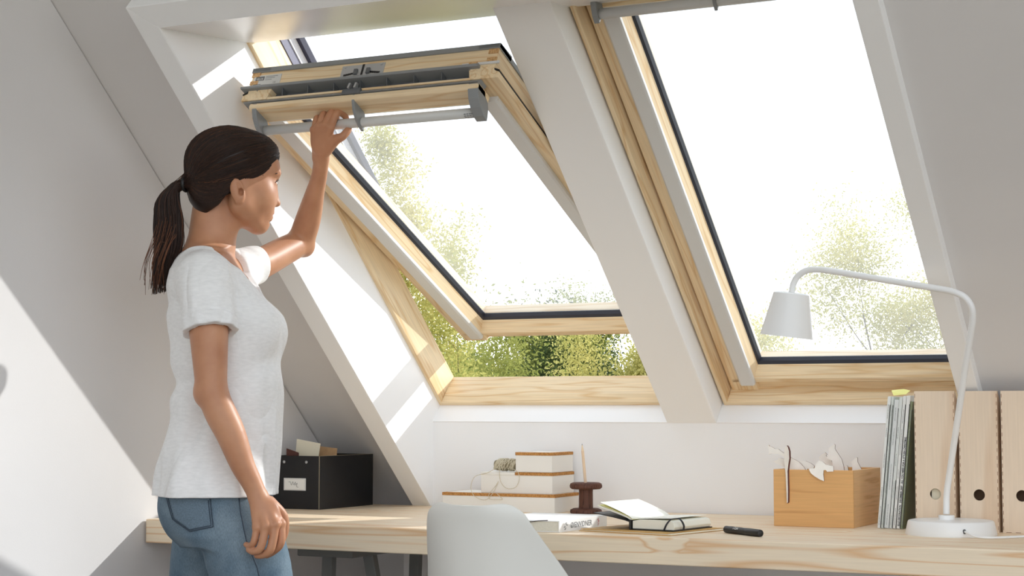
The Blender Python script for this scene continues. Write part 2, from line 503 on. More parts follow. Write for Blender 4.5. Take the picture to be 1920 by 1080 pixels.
# ------------------------------------------------------------------ roof windows
M['seal'] = plain('frame_seal_grey', srgb(104, 104, 124), rough=0.5, noise=0.2, nscale=300)
M['flash'] = plain('flashing_pale', srgb(206, 206, 212), rough=0.5, noise=0.25, nscale=500)
def frame_and_sash(n, u0, open_deg, label):
    W, L = 0.78, (V_F if open_deg else 1.475)
    root = empty('window_%d' % n, P(u0 + W / 2, 0, 0))
    struct(root, label)
    off = Vector(root.location)
    def L_(p): return tuple(Vector(p) - off)
    # --- fixed frame: four members, tapering inwards
    fx = [(0.0, 0.004), (0.013, 0.004), (0.019, -0.10), (0.0, -0.10)]      # (across, w)
    prism('frame_jamb', fx, lambda p, q: p, lambda p, q: L - p, lambda a, p, q: L_(P(u0 + p, a, q)), M['pine_v'], root, bevel=0.0015)
    prism('frame_jamb', fx, lambda p, q: p, lambda p, q: L - p, lambda a, p, q: L_(P(u0 + W - p, a, q)), M['pine_v'], root, bevel=0.0015)
    fb = [(0.0, 0.004), (0.014, 0.004), (0.024, -0.02), (0.016, -0.10), (0.0, -0.10)]
    prism('frame_sill', fb, lambda p, q: p * 0.8, lambda p, q: W - p * 0.8, lambda a, p, q: L_(P(u0 + a, p, q)), M['pine_x'], root, bevel=0.0015)
    prism('frame_head', fb, lambda p, q: p * 0.8, lambda p, q: W - p * 0.8, lambda a, p, q: L_(P(u0 + a, L - p, q)), M['pine_x'], root, bevel=0.0015)
    # outer cladding seen through the open window
    for s in (0, 1):
        fn = (lambda a, p, q: L_(P(u0 + p, a, q))) if s == 0 else (lambda a, p, q: L_(P(u0 + W - p, a, q)))
        prism('outer_cladding', [(0.0, -0.150), (0.040, -0.150), (0.044, -0.170), (0.030, -0.185), (0.0, -0.185)], 0.74, L, fn, M['navy'], root, bevel=0.002)
        prism('frame_seal', [(0.006, -0.101), (0.0215, -0.101), (0.0235, -0.128), (0.006, -0.128)], 0.74, L, fn, M['seal'], root)
        prism('flashing', [(0.0, -0.128), (0.026, -0.128), (0.030, -0.150), (0.0, -0.150)], 0.74, L, fn, M['flash'], root)
    # --- sash
    sash = empty('sash', (0, 0, 0)); sash.parent = root
    s0, s1 = 0.020, (1.350 if open_deg else 1.424)
    sc_ = (s0 + s1) / 2; hl = (s1 - s0) / 2
    WS, WPV = -0.034, -0.06            # sash face plane, pivot depth
    a = math.radians(open_deg)
    ca, sa = math.cos(a), math.sin(a)
    PV = 0.690
    def S(u, s, d):
        """s: along the sash from its foot; d: towards the room from the sash face"""
        dv = (s0 + s) - PV; dw = (WS + d) - WPV
        v = PV + dv * ca - dw * sa
        w = WPV + dv * sa + dw * ca
        return L_(P(u0 + u, v, w))
    LS = s1 - s0
    a0, a1 = 0.0215, W - 0.0215            # sash outer edges
    T = 0.085                              # sash thickness
    # stiles (room side profile: across from outer edge, d)
    st = [(0.014, -T), (0.014, -0.022), (0.0, -0.016), (0.0, 0.0), (0.077, 0.0), (0.0860, -0.034), (0.0860, -T)]
    bt = 0.052
    def stile(side):
        f = (lambda a_, p, q: S(a0 + p, a_, q)) if side == 0 else (lambda a_, p, q: S(a1 - p, a_, q))
        prism('stile', st, lambda p, q: 0.0, lambda p, q: LS - 0.0008, f, M['pine_v'] if open_deg == 0 else M['pine_s'], sash, bevel=0.0012)
        # blind rail lying on the stile
        prism('side_rail', [(0.0345, 0.0), (0.0345, 0.010), (0.040, 0.0145), (0.074, 0.0145), (0.0785, 0.010), (0.0785, 0.0)], 0.034, LS - 0.075, f, M['grey_light'], sash, bevel=0.001)
        # thin dark joint along the outer edge
        prism('edge_seal', [(0.0005, -0.0215), (0.0005, -0.0175), (0.0145, -0.0235), (0.0145, -0.0275)], 0.0, LS, f, M['black'], sash)
        # gasket
        prism('gasket', [(0.0855, -0.034), (0.0855, -0.052), (0.096, -0.052), (0.092, -0.040)], 0.07, LS - 0.09, f, M['gasket'], sash)
    stile(0); stile(1)
    # bottom rail
    br = [(0.0, -T), (0.0, -0.012), (0.030, -0.012), (0.034, 0.0), (0.048, 0.0), (0.070, -0.034), (0.070, -T)]
    prism('bottom_rail', br, a0 + 0.010, a1 - 0.010, lambda a_, p, q: S(a_, p, q), M['pine_x'], sash, bevel=0.0012)
    prism('gasket', [(0.0695, -0.034), (0.0695, -0.052), (0.082, -0.052), (0.078, -0.040)], a0 + 0.086, a1 - 0.086, lambda a_, p, q: S(a_, p, q), M['gasket'], sash)
    # top rail: wood, with dark ventilation channel under it
    tr = [(LS - 0.088, -T), (LS - 0.088, -0.030), (LS - 0.070, 0.0), (LS - 0.012, 0.0), (LS, -0.004), (LS, -0.046), (LS + 0.006, -0.048), (LS + 0.006, -T)]
    tr = [(LS - 0.088, -T), (LS - 0.088, -0.030), (LS - 0.070, -0.004), (LS - 0.030, -0.004), (LS - 0.030, -0.036), (LS, -0.036), (LS, -T)]
    prism('top_rail', tr, a0 + 0.016, a1 - 0.016, lambda a_, p, q: S(a_, p, q), M['pine_x'], sash, bevel=0.001)
    prism('gasket', [(LS - 0.0875, -0.034), (LS - 0.0875, -0.052), (LS - 0.102, -0.052), (LS - 0.098, -0.040)], a0 + 0.086, a1 - 0.086, lambda a_, p, q: S(a_, p, q), M['gasket'], sash)
    # outer cladding cap on the top and sides
    prism('cover_strip', [(LS + 0.004, -T + 0.002), (LS + 0.004, -T - 0.012), (LS - 0.06, -T - 0.016), (LS - 0.06, -T + 0.002)], a0 + 0.011, a1 - 0.011, lambda a_, p, q: S(a_, p, q), M['grey'], sash, bevel=0.001)
    for sgn in (0, 1):
        f = (lambda a_, p, q: S(a0 + p, a_, q)) if sgn == 0 else (lambda a_, p, q: S(a1 - p, a_, q))
        prism('cover_strip', [(0.011, -T + 0.001), (0.011, -T - 0.012), (0.07, -T - 0.012), (0.07, -T + 0.001)], 0.0, LS + 0.004, f, M['grey'], sash, bevel=0.001)
    # glass
    mk('glass_pane', [S(a0 + 0.08, 0.06, -0.050), S(a1 - 0.08, 0.06, -0.050), S(a1 - 0.08, LS - 0.08, -0.050), S(a0 + 0.08, LS - 0.08, -0.050)], [(0, 1, 2, 3)], M['glass'], sash, recalc=False)
    # ventilation flap along the head: lip, channel with fins, nose strip
    ua, ub = a0 + 0.012, a1 - 0.012
    prism('vent_lip', [(LS - 0.030, -0.030), (LS + 0.010, -0.030), (LS + 0.013, -0.034), (LS + 0.010, -0.0385), (LS - 0.030, -0.0385)], a0 - 0.004, a1 - 0.055 if open_deg else a1 + 0.004, lambda a_, p, q: S(a_, p, q), M['grey'], sash, bevel=0.001)
    prism('vent_channel', [(LS - 0.030, -0.030), (LS - 0.026, -0.030), (LS - 0.026, -0.006), (LS - 0.030, -0.006)], ua + 0.02, ub - 0.055, lambda a_, p, q: S(a_, p, q), M['grey_dark'], sash)
    nf = 8
    for i in range(nf + 1):
        u = ua + 0.03 + (ub - 0.06 - ua - 0.04) * i / nf
        prism('vent_fin', [(LS - 0.027, -0.0305), (LS + 0.001, -0.0305), (LS - 0.010, -0.006), (LS - 0.027, -0.006)], u - 0.001, u + 0.001, lambda a_, p, q: S(a_, p, q), M['grey_dark'], sash)
    prism('vent_sole', [(LS - 0.030, -0.006), (LS - 0.002, -0.006), (LS - 0.004, -0.001), (LS - 0.030, -0.001)], a0 + 0.03, a1 - 0.055, lambda a_, p, q: S(a_, p, q), M['pine_x'], sash)
    # nose strip and flap
    prism('flap_strip', [(LS - 0.034, 0.0), (LS - 0.004, 0.0), (LS + 0.004, 0.010), (LS - 0.034, 0.012)], lambda p, q: a0 + 0.005 + (q * 0.8), lambda p, q: a1 - 0.045 - q * 0.6, lambda a_, p, q: S(a_, p, q), M['grey'], sash, bevel=0.001)
    prism('flap_board', [(LS - 0.060, 0.012), (LS + 0.002, 0.0125), (LS + 0.004, 0.024), (LS - 0.002, 0.030), (LS - 0.060, 0.030)], a0 + 0.034, a1 - 0.046, lambda a_, p, q: S(a_, p, q), M['pine_x'], sash, bevel=0.0025)
    prism('flap_inner_strip', [(LS - 0.078, 0.008), (LS - 0.060, 0.012), (LS - 0.060, 0.026), (LS - 0.078, 0.018)], a0 + 0.055, a1 - 0.06, lambda a_, p, q: S(a_, p, q), M['grey_light'], sash, bevel=0.001)
    # control bar on three curved brackets
    bc = (LS - 0.058, 0.056)
    br_ = 0.0125
    tube('control_bar', [S(a0 + 0.056, *bc), S(a1 - 0.066, *bc)], br_, M['bar'], sash, n=20)
    def bracket(u, w, end):
        pr = [(LS + 0.003, 0.014), (LS + 0.000, 0.030), (LS - 0.012, 0.048), (LS - 0.030, 0.062), (LS - 0.052, 0.072), (LS - 0.072, 0.074), (LS - 0.070, 0.060), (LS - 0.066, 0.044), (LS - 0.058, 0.032), (LS - 0.040, 0.024), (LS - 0.034, 0.014)]
        prism('bar_bracket', pr, u - w, u + w, lambda a_, p, q: S(a_, p, q), M['grey'], sash, bevel=0.0015)
    bracket(a0 + 0.050, 0.007, True)
    bracket((a0 + a1) / 2 - 0.025, 0.004, False)
    bracket(a1 - 0.060, 0.014, True)
    # small printed marks near the bar end
    V, Fc = [], []
    for r in range(3):
        for k in range(4 - (r == 1)):
            x = a1 - 0.100 + k * 0.007
            n = len(V)
            aq = [math.radians(38 + r * 22), math.radians(38 + r * 22 + 9)]
            ring = lambda a_: (bc[0] + 0.0128 * math.cos(a_), bc[1] + 0.0128 * math.sin(a_))
            V += [S(x, *ring(aq[0])), S(x + 0.0055, *ring(aq[0])), S(x + 0.0055, *ring(aq[1])), S(x, *ring(aq[1]))]
            Fc.append((n, n + 1, n + 2, n + 3))
    mk('printed_marks', V, Fc, M['grey_dark'], sash, recalc=False)
    # latch in the middle of the flap
    um = (a0 + a1) / 2 - 0.035
    prism('latch', [(LS - 0.020, -0.004), (LS + 0.004, -0.004), (LS + 0.006, 0.004), (LS + 0.004, 0.012), (LS - 0.020, 0.012)], um - 0.026, um + 0.026, lambda a_, p, q: S(a_, p, q), M['grey_dark'], sash, bevel=0.001)
    for k in (-1, 1):
        prism('latch_hook', [(LS - 0.004, -0.022), (LS + 0.006, -0.020), (LS + 0.009, -0.004), (LS - 0.004, -0.002)], um + k * 0.009 - 0.003, um + k * 0.009 + 0.003, lambda a_, p, q: S(a_, p, q), M['steel'], sash, bevel=0.0008)
    # data plate
    e1 = LS + 0.0006
    def plate(nm, ua_, ub_, d0, d1, th, mat, bev=0.001, lab=None):
        o = prism(nm, [(e1 - 0.001, d0), (e1 + th, d0), (e1 + th, d1), (e1 - 0.001, d1)], ua_, ub_, lambda a_, p, q: S(a_, p, q), mat, sash, bevel=bev)
        if lab: o['label'] = lab
        return o
    plate('data_plate', a0 + 0.022, a0 + 0.105, -0.074, -0.042, 0.0008, M['bar'], 0, 'silver data plate')
    plate('plate_logo', a0 + 0.028, a0 + 0.054, -0.070, -0.058, 0.0012, M['grey_dark'], 0)
    for k in range(3):
        plate('plate_print', a0 + 0.058, a0 + 0.094 - 0.008 * k, -0.070 + 0.005 * k, -0.0685 + 0.005 * k, 0.0012, M['grey'], 0)
    plate('plate_print', a0 + 0.024, a0 + 0.048, -0.0465, -0.0455, 0.0012, M['grey_dark'], 0)
    if open_deg:
        o_ = Vector(S(a0 + 0.0305, LS + 0.0022, -0.0595)); ux = Vector((1, 0, 0)); uy = Vector(S(0, LS, -0.07)) - Vector(S(0, LS, -0.06))
        text_mesh('plate_lettering', 'VELUX', 0.0090, M['white_paper'], sash, axes(o_, ux, uy) @ Matrix.Diagonal((0.78, 1, 1, 1)))
        o_ = Vector(S(a0 + 0.0845, LS + 0.0022, -0.0465))
        text_mesh('plate_lettering', 'CE', 0.0070, M['grey_dark'], sash, axes(o_, ux, uy))
    # lock plate with slots
    lc = (a0 + a1) / 2 - 0.020
    lp_ = plate('lock_plate', lc - 0.062, lc + 0.062, -0.076, -0.037, 0.0012, M['steel'], 0.0006, 'steel lock plate')
    plate('lock_slot', lc - 0.003, lc + 0.003, -0.076, -0.044, 0.0018, M['black'], 0)
    for sgn in (-1, 1):
        for k in range(5):
            aa = k / 4.0
            u = lc + sgn * (0.022 + 0.026 * aa)
            dd = -0.0525 + 0.004 * aa
            plate('lock_slot', u - 0.0045, u + 0.0045, dd - 0.0015, dd + 0.0035, 0.0018, M['black'], 0)
        plate('lock_tongue', lc + sgn * 0.018 - 0.005, lc + sgn * 0.018 + 0.005, -0.062, -0.046, 0.006, M['grey_dark'], 0.001)
        for (uu, dd) in ((0.052, -0.071), (0.054, -0.042)):
            plate('rivet', lc + sgn * uu - 0.003, lc + sgn * uu + 0.003, dd - 0.0025, dd + 0.0025, 0.003, M['steel'], 0.001)
    # side latch hardware and the finger joint at the right-hand corner
    plate('side_bolt', a1 - 0.105, a1 - 0.004, -0.046, -0.039, 0.003, M['grey_light'], 0.001)
    plate('side_bolt_recess', a1 - 0.085, a1 - 0.062, -0.0465, -0.0385, 0.0045, M['pine_end'], 0)
    for k, (d0, d1) in enumerate(((-0.083, -0.070), (-0.058, -0.047))):
        for uu in ((a1 - 0.040, a1 - 0.0135), (a0 + 0.0135, a0 + 0.038)):
            plate('finger_joint', uu[0], uu[1], d0, d1, 0.0015, M['pine_end'], 0)
    # jamb hinge seen in the gap
    return root
ROT_S = SLO - math.radians(OPEN_DEG := 17.0)
M['pine_s'] = wood('pine_tilted', PL, PD, rot=(ROT_S, 0, PI / 2), rough=0.4)
frame_and_sash(1, 0.0, OPEN_DEG, 'centre-pivot pine roof window tilted open above the desk')
frame_and_sash(2, 0.921, 0.0, 'closed pine roof window behind the desk lamp')

# ------------------------------------------------------------------ outdoors
ground = mk('ground', [(-90, 5.5, -3.2), (90, 5.5, -3.2), (90, 160, -3.2), (-90, 160, -3.2), (-90, -90, -3.2), (90, -90, -3.2)], [(0, 1, 2, 3), (4, 5, 1, 0)], plain('meadow', srgb(150, 152, 120), rough=0.95, noise=0.3, nscale=0.5), recalc=False)
struct(ground, 'pale green meadow outside')

# ------------------------------------------------------------------ desk
ZD = 0.7423
M['desk'] = wood('spruce_desk', srgb(240, 222, 194), srgb(226, 186, 142), scale=(0.55, 15, 15), wave=8.0, rough=0.5, knots=True, fine=0.12)
XD1 = 0.9
desk = box('desk', (XG + 0.006, XD1, 3.785, 4.684, ZD - 0.0625, ZD), M['desk'], bevel=0.003)
tag(desk, 'long thick spruce desk top running below the windows', 'desk')

M['trestle'] = plain('trestle_grey', srgb(112, 113, 110), rough=0.5)
def trestle(x, lab):
    r = empty('trestle', (x, 4.22, 0))
    tag(r, lab, 'trestle', 'trestles under the desk')
    zt = ZD - 0.0635
    box('top_bar', (-0.085, 0.085, -0.34, 0.34, zt - 0.025, zt), M['trestle'], r, bevel=0.003)
    for sy in (-0.22, 0.24):
        for sx, foot in ((-0.062, -0.085), (0.062, 0.20)):
            V = []
            for (xx, z) in ((sx, zt - 0.02), (foot, 0.0)):
                V += [(xx - 0.016, sy - 0.012, z), (xx + 0.016, sy - 0.012, z), (xx + 0.016, sy + 0.012, z), (xx - 0.016, sy + 0.012, z)]
            mk('leg', V, BOXF, M['trestle'], r, bevel=0.003)
        box('brace', (-0.08, 0.15, sy - 0.006, sy + 0.006, 0.22, 0.245), M['trestle'], r, bevel=0.002)
    box('bracket', (-0.082, -0.040, -0.245, -0.195, zt - 0.032, zt - 0.024), M['steel'], r, bevel=0.002)
trestle(-2.520, 'grey metal trestle under the desk below the black box')
trestle(0.30, 'grey metal trestle under the far end of the desk, out of sight')

# ------------------------------------------------------------------ black storage box with papers
M['boxblack'] = plain('black_card', srgb(20, 20, 24), rough=0.38, spec=0.5, bump=0.15, bscale=900)
M['kraft'] = plain('kraft_card', srgb(196, 158, 116), rough=0.8, noise=0.12, nscale=90)
M['cream'] = plain('cream_card', srgb(236, 228, 204), rough=0.8, spec=0.2)
M['maroon'] = plain('maroon_card', srgb(86, 48, 40), rough=0.7)
M['card_edge'] = plain('card_edge', srgb(188, 176, 150), rough=0.8)
bx0, bx1, by0, by1, bh = -3.008, -2.843, 4.352, 4.645, 0.155
bb = empty('storage_box', ((bx0 + bx1) / 2, by0, ZD))
tag(bb, 'black cardboard storage box with a white label at the left end of the desk', 'box')
hw = (bx1 - bx0) / 2; dp = by1 - by0
box('front_panel', (-hw, hw - 0.0035, 0, 0.003, 0.0, bh), M['boxblack'], bb, bevel=0.0008)
box('side_panel', (hw - 0.003, hw, 0, dp, 0.0, bh), M['boxblack'], bb, bevel=0.0008)
box('side_panel', (-hw, -hw + 0.003, 0.003, dp, 0.0, bh), M['boxblack'], bb, bevel=0.0008)
box('back_panel', (-hw + 0.003, hw - 0.003, dp - 0.003, dp, 0.0, bh), M['boxblack'], bb, bevel=0.0008)
box('bottom_panel', (-hw + 0.003, hw - 0.003, 0.003, dp - 0.003, 0.0, 0.003), M['boxblack'], bb)
box('corner_edge', (hw - 0.0042, hw - 0.0030, -0.0006, 0.0006, 0.002, bh), M['card_edge'], bb)['label'] = 'worn pale cardboard edge'
box('rim_edge', (hw - 0.0028, hw - 0.0004, 0.002, dp, bh, bh + 0.0006), M['card_edge'], bb)
box('label_holder', (-0.044, 0.033, -0.0016, 0.0, 0.054, 0.090), plain('label_frame', srgb(226, 226, 222), rough=0.4), bb, bevel=0.0005)
box('label_card', (-0.039, 0.028, -0.0022, -0.0010, 0.058, 0.086), M['white_paper'], bb)['label'] = 'handwritten white label card'
scr = catmull([(-0.026, -0.0026, 0.078), (-0.020, -0.0026, 0.079), (-0.016, -0.0026, 0.069), (-0.011, -0.0026, 0.080), (-0.008, -0.0026, 0.070), (-0.002, -0.0026, 0.079), (-0.004, -0.0026, 0.069), (0.004, -0.0026, 0.076), (0.002, -0.0026, 0.066), (0.008, -0.0026, 0.064)], 4)
tube('handwriting', scr, 0.0005, M['grey_dark'], bb, n=4)
for xx in (-0.044, 0.034):
    lathe('rivet', [(0.0, -0.001), (0.0042, -0.001), (0.0042, 0.0012), (0.003, 0.0022), (0.0, 0.0024)], M['steel'], bb, n=14, fn=lambda a, b, c, xx=xx: (a + xx, -c, b + 0.137))

def sheet(name, lab, cat, corners, th, mat, group=None):
    """flat sheet from 4 corner points (world), thickness th along its normal, standing or lying as placed"""
    c = [Vector(p) for p in corners]
    nrm = (c[1] - c[0]).cross(c[3] - c[0]).normalized() * th
    base = sum(c, Vector()) / 4; base.z = min(p.z for p in c)
    o = mk(name, [p - base for p in c] + [p + nrm - base for p in c], BOXF, mat, loc=base)
    return tag(o, lab, cat, group)
by = by0
sheet('index_card', 'tall cream card sticking out of the black storage box', 'card', [(-2.962, by + 0.03, ZD + 0.006), (-2.893, by + 0.03, ZD + 0.006), (-2.885, by + 0.065, ZD + 0.190), (-2.968, by + 0.065, ZD + 0.203)], 0.002, M['cream'])
sheet('folder_card', 'brown kraft folder behind the cream card in the black box', 'folder', [(-2.935, by + 0.10, ZD + 0.006), (-2.862, by + 0.10, ZD + 0.006), (-2.862, by + 0.12, ZD + 0.175), (-2.935, by + 0.12, ZD + 0.182)], 0.002, M['kraft'])
sheet('divider_card', 'low kraft divider standing deep in the black box', 'card', [(-2.970, by + 0.20, ZD + 0.006), (-2.852, by + 0.20, ZD + 0.006), (-2.852, by + 0.21, ZD + 0.152), (-2.970, by + 0.21, ZD + 0.152)], 0.002, M['kraft'])
sheet('divider_card', 'dark maroon card at the front corner of the black box', 'card', [(-2.968, by + 0.012, ZD + 0.006), (-2.925, by + 0.012, ZD + 0.006), (-2.928, by + 0.015, ZD + 0.164), (-2.970, by + 0.015, ZD + 0.176)], 0.003, M['maroon'])

# ------------------------------------------------------------------ white boxes with cork lids
M['boxwhite'] = plain('white_card', srgb(240, 238, 232), rough=0.7, spec=0.25)
def cork_mat():
    m, t, b = mat_base('cork')
    co = t.nodes.new('ShaderNodeTexCoord'); vo = t.nodes.new('ShaderNodeTexVoronoi'); vo.inputs['Scale'].default_value = 420
    t.links.new(co.outputs['Object'], vo.inputs['Vector'])
    rp = t.nodes.new('ShaderNodeValToRGB')
    rp.color_ramp.elements[0].color = srgb(150, 96, 44); rp.color_ramp.elements[1].color = srgb(214, 160, 92)
    t.links.new(vo.outputs['Color'], rp.inputs[0]); t.links.new(rp.outputs[0], b.inputs['Base Color'])
    b.inputs['Roughness'].default_value = 0.9
    return m
M['cork'] = cork_mat()
def corkbox(x0, x1, y0, y1, z0, z1, lab, lid=None, lid_t=0.0085):
    r = empty('cork_lid_box', ((x0 + x1) / 2, y0, z0))
    tag(r, lab, 'box', 'white boxes with cork lids')
    w = (x1 - x0) / 2; d = y1 - y0; h = z1 - z0
    box('body', (-w + 0.001, w - 0.001, 0.001, d - 0.001, 0, h - lid_t), M['boxwhite'], r, bevel=0.001)
    if lid is None:
        box('lid', (-w, w, 0, d, h - lid_t, h), M['cork'], r, bevel=0.0008)['label'] = 'cork lid'
        box('lid_inlay', (-w + 0.012, w - 0.012, 0.012, d - 0.012, h, h + 0.0006), M['boxwhite'], r)
    else:
        xm = lid - (x0 + x1) / 2
        box('lid', (xm, w, 0, d, h - lid_t, h), M['cork'], r, bevel=0.0008)['label'] = 'cork lid'
        box('lid', (-w, xm - 0.0004, 0, d, h - lid_t, h - 0.0004), M['boxwhite'], r, bevel=0.0008)['label'] = 'white lid half'
    return r
zc = ZD
corkbox(-2.526, -2.163, 4.51, 4.672, zc, zc + 0.0515, 'widest white box with a cork lid, bottom of the stack')
corkbox(-2.406, -2.176, 4.522, 4.668, zc + 0.0525, zc + 0.1120, 'middle white box of the cork-lidded stack, twine on it', lid=-2.295)
corkbox(-2.295, -2.178, 4.524, 4.666, zc + 0.1125, zc + 0.1690, 'smallest white box with a cork lid, top of the stack')

# twine ball
M['twine'] = plain('twine', srgb(222, 212, 186), rough=0.9, noise=0.3, nscale=300)
M['twine_core'] = plain('twine_core', srgb(140, 130, 104), rough=0.95)
tw = empty('twine_ball', (-2.338, 4.555, zc + 0.1135))
tag(tw, 'ball of natural twine on the middle white box', 'twine')
rt, lt = 0.0185, 0.036
V = []
lathe('core', [(0.0, -lt), (0.012, -lt), (0.0165, -lt * 0.6), (0.0168, 0), (0.0165, lt * 0.6), (0.012, lt), (0.0, lt)], M['twine_core'], tw, n=16, fn=lambda a, b, c: (c, a, b + rt))
wind = []
for i in range(420):
    t = i / 420.0
    a = t * 2 * PI * 27
    ph = t * 2 * PI * 5
    xx = lt * 0.86 * math.sin(ph + 0.4 * math.sin(a * 0.5)) + 0.008 * math.sin(a)
    q = min(1.0, abs(xx) / lt)
    r = rt * (1 - 0.22 * q ** 3) - 0.0008 + 0.0006 * math.sin(t * 50)
    wind.append((xx, r * math.cos(a), rt + r * math.sin(a)))
tube('winding', wind, 0.0011, M['twine'], tw, n=5)
def W2(pts): return [(x - tw.location.x, y - tw.location.y, z - tw.location.z) for x, y, z in pts]
loose = [(-2.345, 4.538, zc + 0.142), (-2.352, 4.528, zc + 0.128), (-2.380, 4.519, zc + 0.110), (-2.420, 4.515, zc + 0.098), (-2.428, 4.505, zc + 0.070), (-2.418, 4.503, zc + 0.045), (-2.392, 4.503, zc + 0.033), (-2.372, 4.503, zc + 0.036), (-2.352, 4.503, zc + 0.058), (-2.343, 4.512, zc + 0.085), (-2.352, 4.512, zc + 0.072), (-2.368, 4.504, zc + 0.050), (-2.366, 4.503, zc + 0.036), (-2.340, 4.503, zc + 0.034), (-2.325, 4.503, zc + 0.036), (-2.344, 4.503, zc + 0.052)]
tube('loose_strand', catmull(W2(loose), 7), 0.0009, M['twine'], tw, n=5)
loose2 = [(-2.348, 4.536, zc + 0.140), (-2.342, 4.518, zc + 0.118), (-2.335, 4.512, zc + 0.085), (-2.315, 4.512, zc + 0.066), (-2.288, 4.512, zc + 0.070), (-2.276, 4.512, zc + 0.092), (-2.282, 4.516, zc + 0.112), (-2.306, 4.530, zc + 0.1215), (-2.318, 4.548, zc + 0.117)]
tube('loose_strand', catmull(W2(loose2), 7), 0.0009, M['twine'], tw, n=5)

# ------------------------------------------------------------------ old wooden spool with a pencil
M['spool'] = wood('dark_spool_wood', srgb(98, 62, 48), srgb(60, 34, 26), rot=(0, PI / 2, 0), scale=(6, 60, 60), rough=0.6)
sp = empty('thread_spool', (-2.085, 4.55, ZD))
tag(sp, 'old dark wooden thread spool holding a pencil', 'spool')
lathe('base_flange', [(0.0, 0), (0.043, 0), (0.045, 0.003), (0.044, 0.010), (0.036, 0.014), (0.0, 0.014)], M['spool'], sp, n=32)
lathe('shank', [(0.020, 0.013), (0.0195, 0.025), (0.0195, 0.060), (0.020, 0.069)], M['spool'], sp, n=28)
lathe('top_flange', [(0.010, 0.068), (0.040, 0.068), (0.045, 0.0715), (0.046, 0.077), (0.044, 0.083), (0.038, 0.086), (0.006, 0.086), (0.006, 0.070), (0.0, 0.070)], M['spool'], sp, n=36)
pe = empty('pencil', (-2.085, 4.55, ZD + 0.0702), rot=(0.05, -0.085, 0.4))
tag(pe, 'pale wooden pencil standing upright in the spool', 'pencil')
M['pencil'] = plain('pencil_wood', srgb(232, 206, 176), rough=0.6)
hexp = lambda r, z: [(r * math.cos(PI / 3 * k), r * math.sin(PI / 3 * k), z) for k in range(6)]
v = hexp(0.0040, 0) + hexp(0.0040, 0.105)
mk('barrel', v, [tuple(range(5, -1, -1)), tuple(range(6, 12))] + [(k, (k + 1) % 6, (k + 1) % 6 + 6, k + 6) for k in range(6)], M['pencil'], pe)
lathe('sharpened_cone', [(0.0038, 0.105), (0.0012, 0.121)], plain('pencil_bare', srgb(238, 216, 186), rough=0.8), pe, n=10)
lathe('lead', [(0.0012, 0.121), (0.0003, 0.125)], M['grey_dark'], pe, n=8)

# ------------------------------------------------------------------ thick book lying on the desk
M['pages'] = plain('page_block', srgb(232, 228, 212), rough=0.9, noise=0.12, nscale=500)
M['book_white'] = plain('book_cover_white', srgb(243, 243, 241), rough=0.45)
bk = empty('book', (-1.820, 3.818, ZD))
tag(bk, 'thick white book lying closed with grey lettering on its spine', 'book')
bl, bw, bt_ = 0.278, 0.205, 0.0275
box('page_block', (-bw + 0.004, -0.002, 0.003, bl - 0.003, 0.002, bt_ - 0.002), M['pages'], bk)
box('cover_board', (-bw, 0.0, 0.0, bl, 0.0, 0.0022), M['book_white'], bk, bevel=0.0005)
box('cover_board', (-bw, 0.0, 0.0, bl, bt_ - 0.0022, bt_), M['book_white'], bk, bevel=0.0005)
box('spine', (-0.0022, 0.0006, 0.0, bl, 0.0, bt_), M['book_white'], bk, bevel=0.0005)
# curled dust jacket flap with a dark line
cv = [(-0.10 + 0.0 * k, 0.0, 0.0) for k in range(2)]
tube('jacket_edge', catmull([(-0.125, -0.001, bt_ - 0.004), (-0.105, -0.001, bt_ + 0.0005), (-0.080, -0.001, bt_ - 0.004), (-0.055, -0.0005, bt_ - 0.001), (-0.030, 0.0, bt_ + 0.0005)], 4), 0.0011, plain('jacket_dark', srgb(70, 66, 64), rough=0.6), bk, n=5)
mx_ = axes((0.0010, 0.062, 0.0075), (0, 1, 0), (0, 0, 1))
M['print_grey'] = plain('print_grey', srgb(96, 98, 102), rough=0.6)
M['print_red'] = plain('print_red', srgb(196, 78, 92), rough=0.6)
text_mesh('spine_lettering', 'Ø!ENVIDNER', 0.0190, M['print_grey'], bk, mx_ @ Matrix.Diagonal((1.12, 1, 1, 1)))
V, Fc = [], []
rr = random.Random(3)
for k in range(9):
    yy_ = 0.024 + rr.random() * 0.016; zz_ = 0.005 + k * 0.0019; l_ = 0.003 + rr.random() * 0.006
    n = len(V); V += [(0.0011, yy_, zz_), (0.0011, yy_ + l_, zz_), (0.0011, yy_ + l_, zz_ + 0.0013), (0.0011, yy_, zz_ + 0.0013)]; Fc.append((n, n + 1, n + 2, n + 3))
mk('spine_emblem', V, Fc, M['print_grey'], bk, recalc=False)['kind'] = 'stuff'
V, Fc = [], []
for k in range(10):
    yy_ = 0.215 + rr.random() * 0.012; zz_ = 0.005 + k * 0.0018; l_ = 0.002 + rr.random() * 0.005
    n = len(V); V += [(0.0011, yy_, zz_), (0.0011, yy_ + l_, zz_), (0.0011, yy_ + l_, zz_ + 0.0012), (0.0011, yy_, zz_ + 0.0012)]; Fc.append((n, n + 1, n + 2, n + 3))
mk('spine_red_print', V, Fc, M['print_red'], bk, recalc=False)['kind'] = 'stuff'

